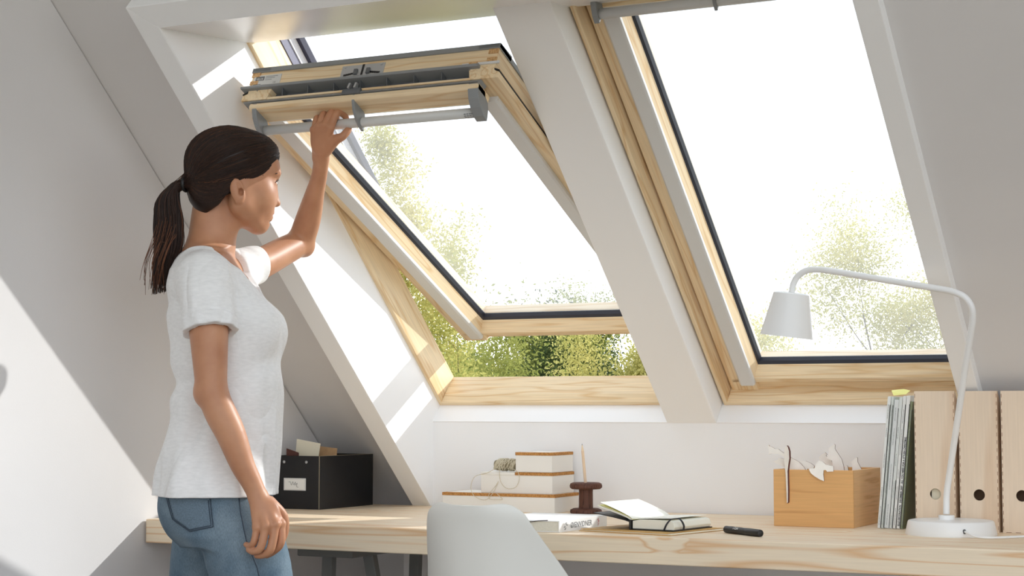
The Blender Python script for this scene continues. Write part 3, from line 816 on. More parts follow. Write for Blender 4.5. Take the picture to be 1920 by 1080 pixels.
# ------------------------------------------------------------------ gold patterned folder under an open notebook
def gold_mat():
    m, t, b = mat_base('gold_zigzag')
    co = t.nodes.new('ShaderNodeTexCoord'); wv = t.nodes.new('ShaderNodeTexWave'); wv.inputs['Scale'].default_value = 90; wv.inputs['Distortion'].default_value = 3
    wv.inputs['Detail Scale'].default_value = 8
    t.links.new(co.outputs['Object'], wv.inputs['Vector'])
    rp = t.nodes.new('ShaderNodeValToRGB'); rp.color_ramp.elements[0].color = srgb(160, 110, 44); rp.color_ramp.elements[1].color = srgb(232, 190, 110)
    t.links.new(wv.outputs['Fac'], rp.inputs[0]); t.links.new(rp.outputs[0], b.inputs['Base Color'])
    b.inputs['Roughness'].default_value = 0.6
    return m
fo = empty('paper_folder', (-1.655, 3.95, ZD), math.radians(-12))
tag(fo, 'gold patterned paper folder lying under the open notebook', 'folder')
gm = gold_mat()
box('cover', (-0.130, 0.128, -0.090, 0.150, 0.0, 0.0016), gm, fo)
box('cover', (-0.126, 0.126, -0.088, 0.152, 0.0048, 0.0062), gm, fo)
box('inner_sheets', (-0.122, 0.132, -0.086, 0.150, 0.0018, 0.0046), M['cream'], fo)
FZ = ZD + 0.0064
M['pages2'] = plain('notebook_pages', srgb(238, 236, 222), rough=0.85, noise=0.06, nscale=600)
M['leaf'] = plain('notebook_leaf', srgb(248, 247, 236), rough=0.85, spec=0.2)
nbk = empty('notebook', (-1.668, 3.905, FZ), math.radians(-8))
tag(nbk, 'small black notebook lying open with a thick block of cream pages', 'notebook')
NL, NW, NT = 0.178, 0.112, 0.024
box('back_cover', (-0.004, NW + 0.004, -0.006, NL + 0.004, 0.0, 0.0025), M['black'], nbk, bevel=0.0008)
def curved_block():
    prof = [(0.0, 0.003), (NW, 0.003), (NW + 0.003, 0.010), (NW - 0.001, NT - 0.002), (NW - 0.012, NT + 0.001), (NW * 0.5, NT + 0.0015), (0.02, NT + 0.001), (0.0, NT - 0.003)]
    return prism('page_block', prof, 0.0, NL, lambda a, p, q: (p, a, q), M['pages2'], nbk, bevel=0.0012)
curved_block()
box('spine', (-0.007, -0.0015, -0.006, NL + 0.004, 0.0, NT), M['black'], nbk, bevel=0.002)
# opened cover with a wad of leaves, raised over the book
def raised(name, l0, l1, h0, h1, th, mat, y0=0.0, y1=NL):
    n = 8
    up, dn = [], []
    V, Fc = [], []
    for i in range(n + 1):
        t = i / n
        x = l0 + (l1 - l0) * t
        z = h0 + (h1 - h0) * (t ** 0.8)
        for y in (y0, y1):
            V.append((x, y, z)); V.append((x, y, z + th))
    for i in range(n):
        a = i * 4; b = a + 4
        Fc += [(a, b, b + 2, a + 2), (a + 1, a + 3, b + 3, b + 1), (a, a + 1, b + 1, b), (a + 2, b + 2, b + 3, a + 3)]
    Fc += [(0, 2, 3, 1), (4 * n, 4 * n + 1, 4 * n + 3, 4 * n + 2)]
    return mk(name, V, Fc, mat, nbk)
raised('front_cover', -0.004, -0.105, 0.018, 0.036, 0.0022, M['black'], -0.006, NL + 0.004)
raised('leaf_wad', -0.002, -0.098, 0.0215, 0.052, 0.0035, M['pages2'], 0.0, NL)
raised('leaf', 0.0, -0.090, 0.0255, 0.062, 0.0008, M['leaf'], 0.0, NL)
raised('leaf', 0.0, -0.094, 0.0235, 0.056, 0.0008, plain('yellow_leaf', srgb(240, 236, 170), rough=0.8), 0.002, NL - 0.002)
raised('leaf', 0.004, NW - 0.01, NT + 0.0016, NT + 0.006, 0.0006, M['leaf'], 0.002, NL - 0.001)
el = catmull([(NW - 0.022, -0.008, 0.001), (NW - 0.012, -0.010, 0.018), (NW - 0.002, -0.004, 0.029), (NW + 0.010, 0.010, 0.029), (NW + 0.013, 0.024, 0.014), (NW + 0.008, 0.030, 0.002)], 5)
V, Fc = [], []
for i, p in enumerate(el):
    V += [tuple(p + Vector((0, -0.003, 0))), tuple(p + Vector((0.001, 0.003, 0)))]
    if i: n = 2 * i; Fc.append((n - 2, n - 1, n + 1, n))
o = mk('elastic_band', V, Fc, plain('elastic', srgb(40, 44, 54), rough=0.6), nbk, recalc=False)
md = o.modifiers.new('thick', 'SOLIDIFY'); md.thickness = 0.0012

# marker pen
mp_ = empty('marker_pen', (-1.408, 3.950, ZD + 0.0085), rot=(0, 0, math.atan2(-0.094, 0.120)))
tag(mp_, 'black marker pen lying by the desk edge', 'pen')
rotx = lambda a, b, c: (c, a, b)
lathe('barrel', [(0.0, -0.076), (0.006, -0.076), (0.0082, -0.073), (0.0085, -0.060), (0.0085, 0.018)], M['black'], mp_, n=20, fn=rotx)
lathe('cap', [(0.0085, 0.018), (0.0087, 0.020), (0.0087, 0.070), (0.0078, 0.076), (0.0, 0.077)], M['black'], mp_, n=20, fn=rotx)
M['print_white'] = plain('print_white', srgb(214, 214, 210), rough=0.6)
V, Fc = [], []
rr = random.Random(5)
for k in range(34):
    aa = math.radians(200 + rr.random() * 90); x0_ = -0.034 + rr.random() * 0.020; l_ = 0.002 + rr.random() * 0.004
    rad_ = 0.00865
    q = [(x0_, aa), (x0_ + l_, aa), (x0_ + l_, aa + 0.12), (x0_, aa + 0.12)]
    n = len(V); V += [(x, rad_ * math.cos(b_), rad_ * math.sin(b_ + PI)) for x, b_ in q]; Fc.append((n, n + 1, n + 2, n + 3))
for k in range(8):
    aa = math.radians(250); x0_ = (-0.062 if k < 4 else 0.003) + (k % 4) * 0.0032
    q = [(x0_, aa), (x0_ + 0.0022, aa), (x0_ + 0.0022, aa + 0.2), (x0_, aa + 0.2)]
    n = len(V); V += [(x, 0.0087 * math.cos(b_), 0.0087 * math.sin(b_ + PI)) for x, b_ in q]; Fc.append((n, n + 1, n + 2, n + 3))
mk('printed_emblem', V, Fc, M['print_white'], mp_, recalc=False)['kind'] = 'stuff'

# ------------------------------------------------------------------ wooden crate with cut-out puzzle pieces
M['crate'] = wood('crate_beech', srgb(224, 174, 114), srgb(208, 156, 98), scale=(3, 40, 40), wave=3, rough=0.5, fine=0.2)
cx0, cx1, cy0, cy1, ch = -1.445, -1.240, 4.285, 4.535, 0.1415
cb = empty('wooden_crate', ((cx0 + cx1) / 2, cy0, ZD))
tag(cb, 'open beech wood crate holding pale cut-out pieces', 'crate')
w2 = (cx1 - cx0) / 2; cd = cy1 - cy0; th = 0.007
box('front_board', (-w2, w2, 0, th, 0, ch), M['crate'], cb, bevel=0.0012)
box('back_board', (-w2, w2, cd - th, cd, 0, ch), M['crate'], cb, bevel=0.0012)
M['crate_y'] = wood('crate_beech_side', srgb(226, 182, 130), srgb(206, 156, 102), rot=(0, 0, PI / 2), scale=(3, 40, 40), wave=3, rough=0.5, fine=0.2)
box('side_board', (w2 - th, w2 - 0.0003, th, cd - th, 0, ch), M['crate_y'], cb, bevel=0.0012)
box('side_board', (-w2 + 0.0003, -w2 + th, th, cd - th, 0, ch), M['crate_y'], cb, bevel=0.0012)
box('bottom_board', (-w2 + th, w2 - th, th, cd - th, 0.002, 0.008), M['crate'], cb)
M['ply_face'] = plain('ply_face', srgb(252, 249, 242), rough=0.7, noise=0.05, nscale=60)
M['ply_edge'] = plain('ply_burnt_edge', srgb(92, 52, 44), rough=0.8)
def piece(pts, y, lab, tilt=0.0, turn=0.0, th_=0.004, ext=None):
    """pts: outline in the units of the photograph's crate crop, x to the right and y down (6 units = 1 px of the photograph)"""
    q = [(-1.486 + (px_ / 6.0) * 0.001392, ZD + 0.2217 - (py_ / 6.0) * 0.001355) for px_, py_ in pts]
    kk = y / 4.284
    q = [(a * kk, 1.04 + (b - 1.04) * kk) for a, b in q]
    mxx = sum(a for a, b in q) / len(q); mz = min(b for a, b in q)
    n = len(q)
    V = [(a - mxx, -th_ / 2, b - mz) for a, b in q] + [(a - mxx, th_ / 2, b - mz) for a, b in q]
    Fc = [tuple(range(n)), tuple(range(2 * n - 1, n - 1, -1))] + [(i, i + n, (i + 1) % n + n, (i + 1) % n) for i in range(n)]
    me = mesh('puzzle_piece', V, Fc); fixnormals(me)
    me.materials.append(M['ply_face']); me.materials.append(M['ply_edge'])
    for i, p_ in enumerate(me.polygons):
        p_.material_index = 0 if i < 2 else 1
    o = obj('puzzle_piece', me, None, None, (mxx, y, mz))
    o.rotation_euler = (tilt, 0, turn)
    return tag(o, lab, 'puzzle piece', 'plywood pieces in the crate')
piece([(120, 92), (132, 85), (140, 100), (165, 108), (205, 128), (240, 130), (300, 175), (390, 228), (470, 268), (525, 325), (550, 368), (550, 520), (420, 520), (330, 365), (300, 215), (240, 182), (165, 182), (135, 190), (122, 180), (135, 170), (128, 145), (135, 135), (122, 120)], 4.318, 'antler-shaped pale plywood piece reaching out over the crate corner')
piece([(182, 268), (240, 246), (232, 232), (262, 228), (300, 240), (400, 290), (520, 330), (560, 380), (560, 520), (300, 520), (310, 330), (200, 285)], 4.332, 'low branch-shaped plywood piece behind the hanging one')
piece([(300, 130), (318, 102), (340, 90), (362, 108), (382, 150), (386, 230), (368, 300), (352, 372), (356, 600), (352, 716), (334, 728), (328, 600), (318, 420), (296, 250), (294, 180)], 4.2815, 'long narrow plywood piece hanging over the crate front', th_=0.005, turn=math.radians(-35))
piece([(468, 262), (500, 256), (545, 258), (600, 282), (640, 310), (634, 340), (560, 346), (560, 500), (500, 500), (500, 310), (478, 290)], 4.345, 'leaf-shaped plywood piece in the middle of the crate')
piece([(578, 348), (600, 340), (640, 338), (662, 280), (690, 252), (730, 262), (770, 295), (850, 310), (850, 368), (780, 372), (765, 352), (742, 356), (738, 400), (746, 476), (700, 460), (640, 424), (600, 392)], 4.2805, 'wing-shaped plywood piece resting over the crate rim', th_=0.003)
piece([(800, 110), (835, 88), (860, 68), (872, 76), (870, 122), (905, 175), (940, 230), (960, 300), (970, 368), (970, 560), (850, 560), (845, 310), (835, 250), (775, 222), (800, 170)], 4.375, 'tall fin-shaped plywood piece, highest in the crate')
piece([(690, 215), (720, 185), (762, 162), (782, 182), (768, 196), (790, 215), (830, 250), (850, 310), (850, 540), (720, 540), (720, 262), (700, 250)], 4.395, 'pale curly plywood piece behind the tall fin')
piece([(1040, 262), (1070, 240), (1104, 208), (1114, 216), (1116, 262), (1140, 310), (1164, 356), (1164, 560), (1056, 560), (1056, 285)], 4.405, 'small fin-shaped plywood piece near the crate side')
piece([(970, 310), (988, 298), (1004, 302), (1012, 345), (1020, 540), (975, 540)], 4.42, 'tiny pointed plywood piece between the two fins')

# ------------------------------------------------------------------ magazines leaning beside the file boxes
lean = math.atan2(0.031, 0.326)
cols = [srgb(226, 228, 224), srgb(206, 212, 206), srgb(222, 224, 222), srgb(214, 218, 214), srgb(226, 226, 222), srgb(232, 232, 228), srgb(128, 136, 104)]
labs = ['thin grey-white magazine, outermost of the row beside the crate', 'second magazine of the leaning row counted from the crate', 'thick pale magazine, third of the leaning row from the crate', 'pale magazine, fourth of the leaning row from the crate', 'narrow white magazine, fifth of the leaning row from the crate', 'white magazine with bold black spine lettering in the leaning row', 'olive green covered magazine at the end of the leaning row']
ths = [0.0085, 0.0065, 0.0125, 0.0080, 0.0085, 0.0095, 0.0065]
hts = [0.325, 0.324, 0.317, 0.322, 0.326, 0.327, 0.313]
x = -1.1880
M['print_black'] = plain('print_black', srgb(34, 34, 36), rough=0.6)
M['print_pale'] = plain('print_pale', srgb(166, 170, 167), rough=0.6)
M['magpages'] = plain('magazine_pages', srgb(216, 216, 208), rough=0.8)
texts = ['', '', '', '', '', 'ELLE DECORATION   DECEMBER 2007   ALL YOU NEED FOR A STYLISH CHRISTMAS', '']
for i in range(7):
    r = empty('magazine', (x, 4.310 + (0.004 if i == 2 else 0), ZD), rot=(0, lean, 0))
    tag(r, labs[i], 'magazine', 'magazines leaning against the file boxes')
    t_, h_ = ths[i], hts[i]
    mc = plain('magazine_cover_%d' % i, cols[i], rough=0.4)
    box('cover', (0.0, t_ - 0.0004, 0.0, 0.212, 0.0005 + t_ * math.sin(lean), h_), mc, r, bevel=0.0006)
    box('pages', (0.0010, t_ - 0.0014, 0.004, 0.214, 0.002 + t_ * math.sin(lean), h_ + 0.0006), M['magpages'], r)
    box('spine_edge', (t_ - 0.0016, t_ - 0.0003, -0.0004, 0.0005, 0.003, h_ - 0.02 if i != 3 else 0.12), M['print_black'], r)
    if texts[i]:
        s = texts[i]
        sz = min(0.0072, t_ * 0.72)
        m4 = axes((t_ * 0.5 + sz * 0.36, -0.0007, 0.008 if i != 2 else 0.16), (0, 0, 1), (-1, 0, 0))
        sxx = 1.0 if i != 5 else 0.86
        text_mesh('spine_print', s, sz, M['print_black'] if i in (5,) else M['print_pale'], r, m4 @ Matrix.Diagonal((sxx, 1, 1, 1)), bold=0.0002 if i == 5 else 0)
    else:      # rows of print too small to read
        rm = random.Random(40 + i); V, Fc = [], []
        z_ = 0.010
        while z_ < h_ - 0.03:
            run = rm.uniform(0.02, 0.07); z1_ = min(h_ - 0.02, z_ + run)
            while z_ < z1_:
                l_ = rm.uniform(0.0012, 0.0026); n = len(V)
                xa, xb = t_ * 0.34, t_ * 0.34 + min(0.0018, t_ * 0.2)
                V += [(xa, -0.0007, z_), (xb, -0.0007, z_), (xb, -0.0007, z_ + l_), (xa, -0.0007, z_ + l_)]; Fc.append((n, n + 1, n + 2, n + 3))
                z_ += l_ + rm.uniform(0.0006, 0.0016)
            z_ += rm.uniform(0.01, 0.05)
        mk('spine_print', V, Fc, M['print_pale'], r, recalc=False)['kind'] = 'stuff'
    x += t_ / math.cos(lean) + 0.0006
st_ = mk('sticky_note', [(0, 0, 0), (0.030, 0.004, 0.003), (0.036, 0.022, 0.012), (0.018, 0.030, 0.016), (-0.012, 0.026, 0.013), (-0.006, 0.008, 0.008)],
   [(0, 1, 2, 3, 4, 5)], plain('sticky_yellow', srgb(244, 240, 150), rough=0.8), recalc=False, loc=(-1.148, 4.33, ZD + 0.3265))
md = st_.modifiers.new('thick', 'SOLIDIFY'); md.thickness = 0.0006
tag(st_, 'crumpled yellow paper slip sticking up from the magazines', 'paper')

# ------------------------------------------------------------------ wooden magazine files
M['fileply'] = wood('birch_ply', srgb(232, 212, 188), srgb(222, 196, 168), rot=(0, PI / 2, 0), scale=(1.2, 9, 9), wave=3.5, rough=0.55, fine=0.12)
M['fileshade'] = plain('file_inner_shade', srgb(104, 78, 58), rough=0.8)
M['burnt'] = plain('burnt_joint', srgb(150, 112, 84), rough=0.8)
def filebox(x0, x1, lab, tab=False):
    r = empty('magazine_file', ((x0 + x1) / 2, 4.295, ZD))
    tag(r, lab, 'file box', 'birch magazine files')
    w = (x1 - x0) / 2; h = 0.3363; d = 0.25; t = 0.004
    # front with a round finger hole
    n = 32; hz, hr = 0.0880, 0.0135
    outer = []
    for k in range(n):
        a = 2 * PI * k / n
        c_, s_ = math.cos(a), math.sin(a)
        m_ = max(abs(c_), abs(s_))
        ox, oz = c_ / m_, s_ / m_
        outer.append((ox * w, h / 2 + oz * h / 2 if False else (hz + (oz * (h - hz) if oz > 0 else oz * hz))))
    V = []
    for yy_ in (0.0, t):
        V += [(hr * math.cos(2 * PI * k / n), yy_, hz + hr * math.sin(2 * PI * k / n)) for k in range(n)]
        V += [(ox, yy_, oz) for ox, oz in outer]
    Fc = []
    for k in range(n):
        k2 = (k + 1) % n
        Fc += [(k, k2, n + k2, n + k), (2 * n + k, 3 * n + k, 3 * n + k2, 2 * n + k2), (k, 2 * n + k, 2 * n + k2, k2), (n + k, n + k2, 3 * n + k2, 3 * n + k)]
    mk('front_panel', V, Fc, M['fileply'], r)
    side = [(t, 0), (d, 0), (d, 0.105), (t + 0.006, h), (t, h)]
    for xx in (-w + 0.0002, w - t - 0.0002):
        prism('side_panel', side, xx, xx + t, lambda a, p, q: (a, p, q), M['fileply'], r)
    box('back_panel', (-w + t, w - t, d - t, d, 0, 0.100), M['fileply'], r)
    box('bottom_panel', (-w + t, w - t, t, d - t, 0, t), M['fileply'], r)
    box('inner_shadow_board', (-w + t, w - t, 0.03 if not tab else 0.05, 0.034 if not tab else 0.054, t, 0.20), M['fileshade'], r)  # dark board standing in for the shade behind the finger hole
    V2 = []
    for k in range(18):
        z0 = 0.006 + k * 0.0185
        for xx in (-w + 0.0012, w - 0.0024):
            V2.append((xx, xx + 0.0012, -0.0003, 0.0006, z0, z0 + 0.009))
    for k in range(4):
        xx = -w + 0.008 + k * 0.022
        V2.append((xx, xx + 0.012, -0.0003, 0.0006, 0.0005, 0.0018))
    multibox('finger_joints', V2, M['burnt'], r)
    if tab:
        prism('paper_stack', [(0.012, 0.006), (0.030, 0.006), (0.030, 0.24), (0.012, 0.24)], -0.012, 0.030, lambda a, p, q: (a, p, q), M['cream'], r)
    return r
filebox(-1.0885, -0.9915, 'birch plywood file box next to the magazines, papers in its hole', True)
filebox(-0.9810, -0.8895, 'birch plywood file box right behind the lamp stem, empty dark hole')
filebox(-0.8810, -0.7900, 'birch plywood file box cut by the picture edge')

# ------------------------------------------------------------------ desk lamp
M['lampwhite'] = plain('lamp_white', srgb(236, 236, 234), rough=0.35, spec=0.45)
lx, ly = -0.9770, 4.1800
lm = empty('desk_lamp', (lx, ly, ZD))
tag(lm, 'white desk lamp with a bent tube stem and conical shade', 'lamp')
lathe('base', [(0.0, 0.0), (0.1045, 0.0), (0.1050, 0.003), (0.0990, 0.030), (0.0965, 0.033), (0.091, 0.0342), (0.0, 0.0345)], M['lampwhite'], lm, n=64)
lathe('collar', [(0.0, 0.034), (0.0185, 0.034), (0.0185, 0.042), (0.0178, 0.045), (0.0, 0.0455)], M['lampwhite'], lm, n=28, center=(-0.010, 0, 0))
stem = [(-0.9970, 0.787, 4.18), (-0.9965, 0.812, 4.18), (-0.9945, 0.842, 4.176), (-0.983, 0.913, 4.15), (-0.965, 1.022, 4.10), (-0.953, 1.094, 4.065), (-0.948, 1.126, 4.05), (-0.933, 1.211, 4.01), (-0.9275, 1.245, 3.995), (-0.9290, 1.274, 3.983), (-0.942, 1.297, 3.978), (-0.969, 1.313, 3.978), (-1.010, 1.3225, 3.982), (-1.089, 1.338, 3.992), (-1.185, 1.357, 4.004), (-1.265, 1.373, 4.014), (-1.300, 1.3785, 4.018), (-1.330, 1.378, 4.022), (-1.353, 1.366, 4.025), (-1.366, 1.347, 4.026), (-1.372, 1.322, 4.027)]
stem = [(a * y / 4.222, y, 1.04 + (b - 1.04) * y / 4.222) for a, b, y in stem]
tube('stem', catmull([(a - lx, y - ly, b - ZD) for a, y, b in stem], 5), 0.0076, M['lampwhite'], lm, n=16)
SE = stem[-1]
sh = empty('shade', (0, 0, 0)); sh.parent = lm
tilt = Matrix.Translation((SE[0] - lx, SE[1] - ly, SE[2] - ZD)) @ Matrix.Rotation(math.radians(7.5), 4, 'Y')
sp_ = [(0.0, 0.002), (0.037, 0.0015), (0.0425, -0.002), (0.0625, -0.104), (0.0610, -0.104), (0.0410, -0.0045), (0.0, -0.002)]
lathe('shade_cone', sp_, M['lampwhite'], sh, n=48, fn=lambda a, b, c: tuple(tilt @ Vector((a, b, c))), closed=False)
lathe('bulb', [(0.0, -0.085), (0.018, -0.078), (0.024, -0.062), (0.018, -0.042), (0.012, -0.03), (0.012, -0.003)], plain('bulb_glass', srgb(238, 238, 232), rough=0.3), sh, n=20, fn=lambda a, b, c: tuple(tilt @ Vector((a, b, c))), closed=False)
hole_a = math.atan2(-0.99, 0.20)
lathe('cord_bush', [(0.0, 0.0), (0.0055, 0.0), (0.0055, 0.002), (0.0, 0.0025)], M['grey_dark'], lm, n=14, fn=lambda a, b, c: (0.052 + a * 0.85, -0.0905 - c - a * 0.45, 0.014 + b))
cordp = [(0.052, -0.088, 0.014), (0.060, -0.100, 0.0125), (0.080, -0.112, 0.006), (0.110, -0.105, 0.0032), (0.150, -0.060, 0.0030), (0.180, -0.020, 0.0030), (0.22, 0.0, 0.0030), (0.27, -0.015, 0.0030), (0.36, 0.02, 0.0030), (0.48, 0.06, 0.0030)]
tube('cord', catmull(cordp, 6), 0.0029, M['lampwhite'], lm, n=10)

# ------------------------------------------------------------------ moulded chair
M['shell'] = plain('chair_shell', srgb(230, 230, 223), rough=0.42, spec=0.4)
chr_ = empty('shell_chair', (-1.821, 3.393, 0))
tag(chr_, 'white moulded shell chair pulled up to the desk', 'chair')
def chair_shell():
    # side profile (y forward, z) from the top of the back down to the front lip of the seat, with half width and edge lift
    prof = [(-0.029, 0.829, 0.072, 0.020), (-0.0285, 0.826, 0.090, 0.026), (-0.0275, 0.820, 0.103, 0.030), (-0.0255, 0.808, 0.115, 0.034), (-0.020, 0.785, 0.127, 0.040), (-0.010, 0.733, 0.147, 0.066), (0.000, 0.676, 0.168, 0.098), (0.012, 0.61, 0.190, 0.125), (0.024, 0.55, 0.208, 0.135), (0.045, 0.49, 0.220, 0.120), (0.085, 0.448, 0.228, 0.085), (0.150, 0.430, 0.232, 0.050), (0.24, 0.428, 0.232, 0.030), (0.32, 0.434, 0.228, 0.018), (0.385, 0.432, 0.215, 0.006), (0.41, 0.418, 0.195, -0.008)]
    pts = catmull([(a, b, 0) for a, b, c, d in prof], 4)
    ws = catmull([(c, d, 0) for a, b, c, d in prof], 4)
    n = 24
    V, Fc = [], []
    m = len(pts)
    for i, (p, w_) in enumerate(zip(pts, ws)):
        tdir = (pts[min(i + 1, m - 1)] - pts[max(i - 1, 0)]).normalized()
        nv = Vector((-tdir.y, tdir.x, 0))           # towards the sitter (up for the seat, forward for the back)
        if nv.x < 0 and i < m // 2: nv = -nv
        if i >= m // 2 and nv.y < 0: nv = -nv
        for k in range(n + 1):
            s = -1 + 2 * k / n
            hw_ = w_.x
            xx = hw_ * s
            e_ = w_.y * abs(s) ** 2.4
            y_ = p.x + nv.x * e_; z_ = p.y + nv.y * e_
            V.append((xx, y_, z_))
    for i in range(m - 1):
        for k in range(n):
            a = i * (n + 1) + k
            Fc.append((a, a + 1, a + n + 2, a + n + 1))
    o = mk('shell', V, Fc, M['shell'], chr_, smooth=True, recalc=False)
    md = o.modifiers.new('thick', 'SOLIDIFY'); md.thickness = 0.006; md.offset = 0
    sb = o.modifiers.new('round', 'SUBSURF'); sb.levels = 1; sb.render_levels = 1
chair_shell()
M['legwood'] = wood('chair_leg_wood', srgb(216, 178, 128), srgb(190, 148, 98), rot=(0, PI / 2, 0), scale=(2, 40, 40))
for sx in (-1, 1):
    for sy in (0, 1):
        top = (sx * 0.13, 0.12 + 0.20 * sy, 0.405); foot = (sx * 0.21, 0.0 + 0.42 * sy, 0.0)
        tube('leg', [foot, tuple((Vector(foot) + Vector(top)) / 2), top], [0.009, 0.013, 0.015], M['legwood'], chr_, n=14)
for sx in (-1, 1):
    tube('cross_wire', [(sx * 0.155, 0.085, 0.29), (-sx * 0.155, 0.355, 0.29)], 0.004, M['black'], chr_, n=8)
    tube('seat_mount', [(sx * 0.13, 0.12, 0.405), (sx * 0.13, 0.32, 0.405)], 0.006, M['black'], chr_, n=8)
lathe('glide', [(0.0, 0.0), (0.01, 0.0), (0.01, 0.003)], M['black'], chr_, n=10, center=(0.21, 0.42, 0))

# ------------------------------------------------------------------ trees outside
def leaf_mat(name, col, col2, trans=0.5):
    m = bpy.data.materials.new(name); m.use_nodes = True
    t = m.node_tree; t.nodes.clear()
    o = t.nodes.new('ShaderNodeOutputMaterial')
    co = t.nodes.new('ShaderNodeTexCoord'); n = t.nodes.new('ShaderNodeTexNoise'); n.inputs['Scale'].default_value = 1.6; n.inputs['Detail'].default_value = 4
    t.links.new(co.outputs['Object'], n.inputs['Vector'])
    rp = t.nodes.new('ShaderNodeValToRGB'); rp.color_ramp.elements[0].position = 0.35; rp.color_ramp.elements[0].color = col; rp.color_ramp.elements[1].position = 0.65; rp.color_ramp.elements[1].color = col2
    t.links.new(n.outputs['Fac'], rp.inputs[0])
    d = t.nodes.new('ShaderNodeBsdfDiffuse'); tr = t.nodes.new('ShaderNodeBsdfTranslucent')
    t.links.new(rp.outputs[0], d.inputs[0]); t.links.new(rp.outputs[0], tr.inputs[0])
    mx = t.nodes.new('ShaderNodeMixShader'); mx.inputs[0].default_value = trans
    t.links.new(d.outputs[0], mx.inputs[1]); t.links.new(tr.outputs[0], mx.inputs[2])
    t.links.new(mx.outputs[0], o.inputs[0])
    return m
M['leaf_y'] = leaf_mat('leaf_yellow_green', srgb(178, 176, 104), srgb(214, 204, 136))
M['leaf_g'] = leaf_mat('leaf_mid_green', srgb(118, 128, 66), srgb(172, 172, 102))
M['leaf_d'] = leaf_mat('leaf_dark_green', srgb(52, 66, 42), srgb(86, 96, 58))
M['bark'] = plain('bark', srgb(104, 92, 76), rough=0.95, noise=0.3, nscale=8)
GZ = -3.2
def tree(pos, top, crown_r, seed, lab, mat, nleaf=2600, leaf=0.10, low=0.3, droop=0.35, spread=1.0, levels=4, ntrunk=1, clump=0.075):
    """pos: (x, y) on the ground, top: crown top above the attic floor level; each leaf is its own small blade, joined into one crown"""
    rr = random.Random(seed)
    H = top - GZ
    r = empty('tree', (pos[0], pos[1], GZ))
    tag(r, lab, 'tree', 'trees outside the windows')
    V, Fc = [], []
    tips = []
    def branch(p, d, L, rad, lev):
        pts, rads = [p], [rad]
        steps = 5
        q, dd = p.copy(), d.copy()
        for i in range(steps):
            dd = (dd + Vector((rr.uniform(-1, 1), rr.uniform(-1, 1), rr.uniform(-0.5, 0.8))) * 0.22).normalized()
            if lev >= 2: dd = (dd - Vector((0, 0, droop * 0.25))).normalized()
            q = q + dd * L / steps
            pts.append(q.copy()); rads.append(rad * (1 - 0.6 * (i + 1) / steps))
            if lev >= 1: tips.append((q.copy(), dd.copy(), lev))
        tube_geo(pts, rads, 5 if lev < 2 else 3, False, V, Fc)
        if lev < levels:
            nb = (6, 5, 4, 3)[min(lev, 3)]
            for k in range(nb):
                f = (0.35 if lev == 0 else 0.2) + (0.65 if lev == 0 else 0.8) * (k + rr.random()) / nb
                j = min(steps, max(1, int(f * steps + 0.5)))
                a = rr.uniform(0, 2 * PI)
                side = Vector((math.cos(a), math.sin(a), rr.uniform(0.1, 0.9))).normalized()
                nd = (dd * 0.45 + side * spread).normalized()
                branch(pts[j], nd, L * rr.uniform(0.42, 0.66), rads[j] * 0.6, lev + 1)
    for k in range(ntrunk):
        a = rr.uniform(0, 6.28)
        branch(Vector((0.2 * k * math.cos(a), 0.2 * k * math.sin(a), 0)), Vector((0.25 * k * math.cos(a), 0.25 * k * math.sin(a), 1)).normalized(), H * 0.62, 0.05 * H * 0.36, 0)
    # fit the skeleton to height and crown radius
    zmax = max(t[0].z for t in tips); rmax = sorted(math.hypot(t[0].x, t[0].y) for t in tips)[int(len(tips) * 0.95)]
    sz, sr = H / zmax * 0.97, crown_r / rmax
    fit = lambda v: Vector((v.x * sr, v.y * sr, v.z * sz))
    mk('trunk', [fit(v) for v in V], Fc, M['bark'], r, smooth=True, recalc=False)
    cand = np.array([fit(t[0]) for t in tips if fit(t[0]).z > H * low])
    rg = np.random.default_rng(seed)
    c0 = cand[rg.integers(0, len(cand), nleaf)]
    # leaves gather in clusters round the twigs
    pos_ = c0 + rg.normal(0, 1, (nleaf, 3)) * (clump * crown_r) * np.array([1, 1, 0.8])
    a_ = rg.normal(0, 1, (nleaf, 3)) + np.array([0, 0, -droop]); a_ /= np.linalg.norm(a_, axis=1)[:, None]
    b_ = np.cross(a_, rg.normal(0, 1, (nleaf, 3))); b_ /= np.linalg.norm(b_, axis=1)[:, None]
    l_ = (leaf * rg.uniform(0.6, 1.4, nleaf))[:, None]
    LV = np.stack([pos_, pos_ + a_ * l_ * 0.5 + b_ * l_ * 0.24, pos_ + a_ * l_, pos_ + a_ * l_ * 0.5 - b_ * l_ * 0.24], 1).reshape(-1, 3)
    me = bpy.data.meshes.new('foliage')
    me.vertices.add(nleaf * 4); me.vertices.foreach_set('co', LV.astype(np.float32).ravel())
    me.loops.add(nleaf * 4); me.loops.foreach_set('vertex_index', np.arange(nleaf * 4, dtype=np.int32))
    me.polygons.add(nleaf); me.polygons.foreach_set('loop_start', np.arange(0, nleaf * 4, 4, dtype=np.int32))
    me.update(calc_edges=True)
    lo = obj('foliage', me, mat, r)
    lo['kind'] = 'stuff'
    return r
FH = Vector((-math.sin(math.radians(27)), math.cos(math.radians(27)), 0)); RH = Vector((math.cos(math.radians(27)), math.sin(math.radians(27)), 0))
def plane_at(fwd, lat):
    p = FH * fwd + RH * lat
    return (p.x, p.y)
tree(plane_at(20, 4.45), 3.85, 2.1, 11, 'tall loose willow-like tree behind the desk lamp', M['leaf_y'], 130000, 0.036, low=0.30, spread=1.0, clump=0.075)
tree(plane_at(27, 3.6), 2.65, 1.1, 12, 'low pale bushy tree at the foot of the closed window', M['leaf_y'], 60000, 0.050, low=0.2, clump=0.14)
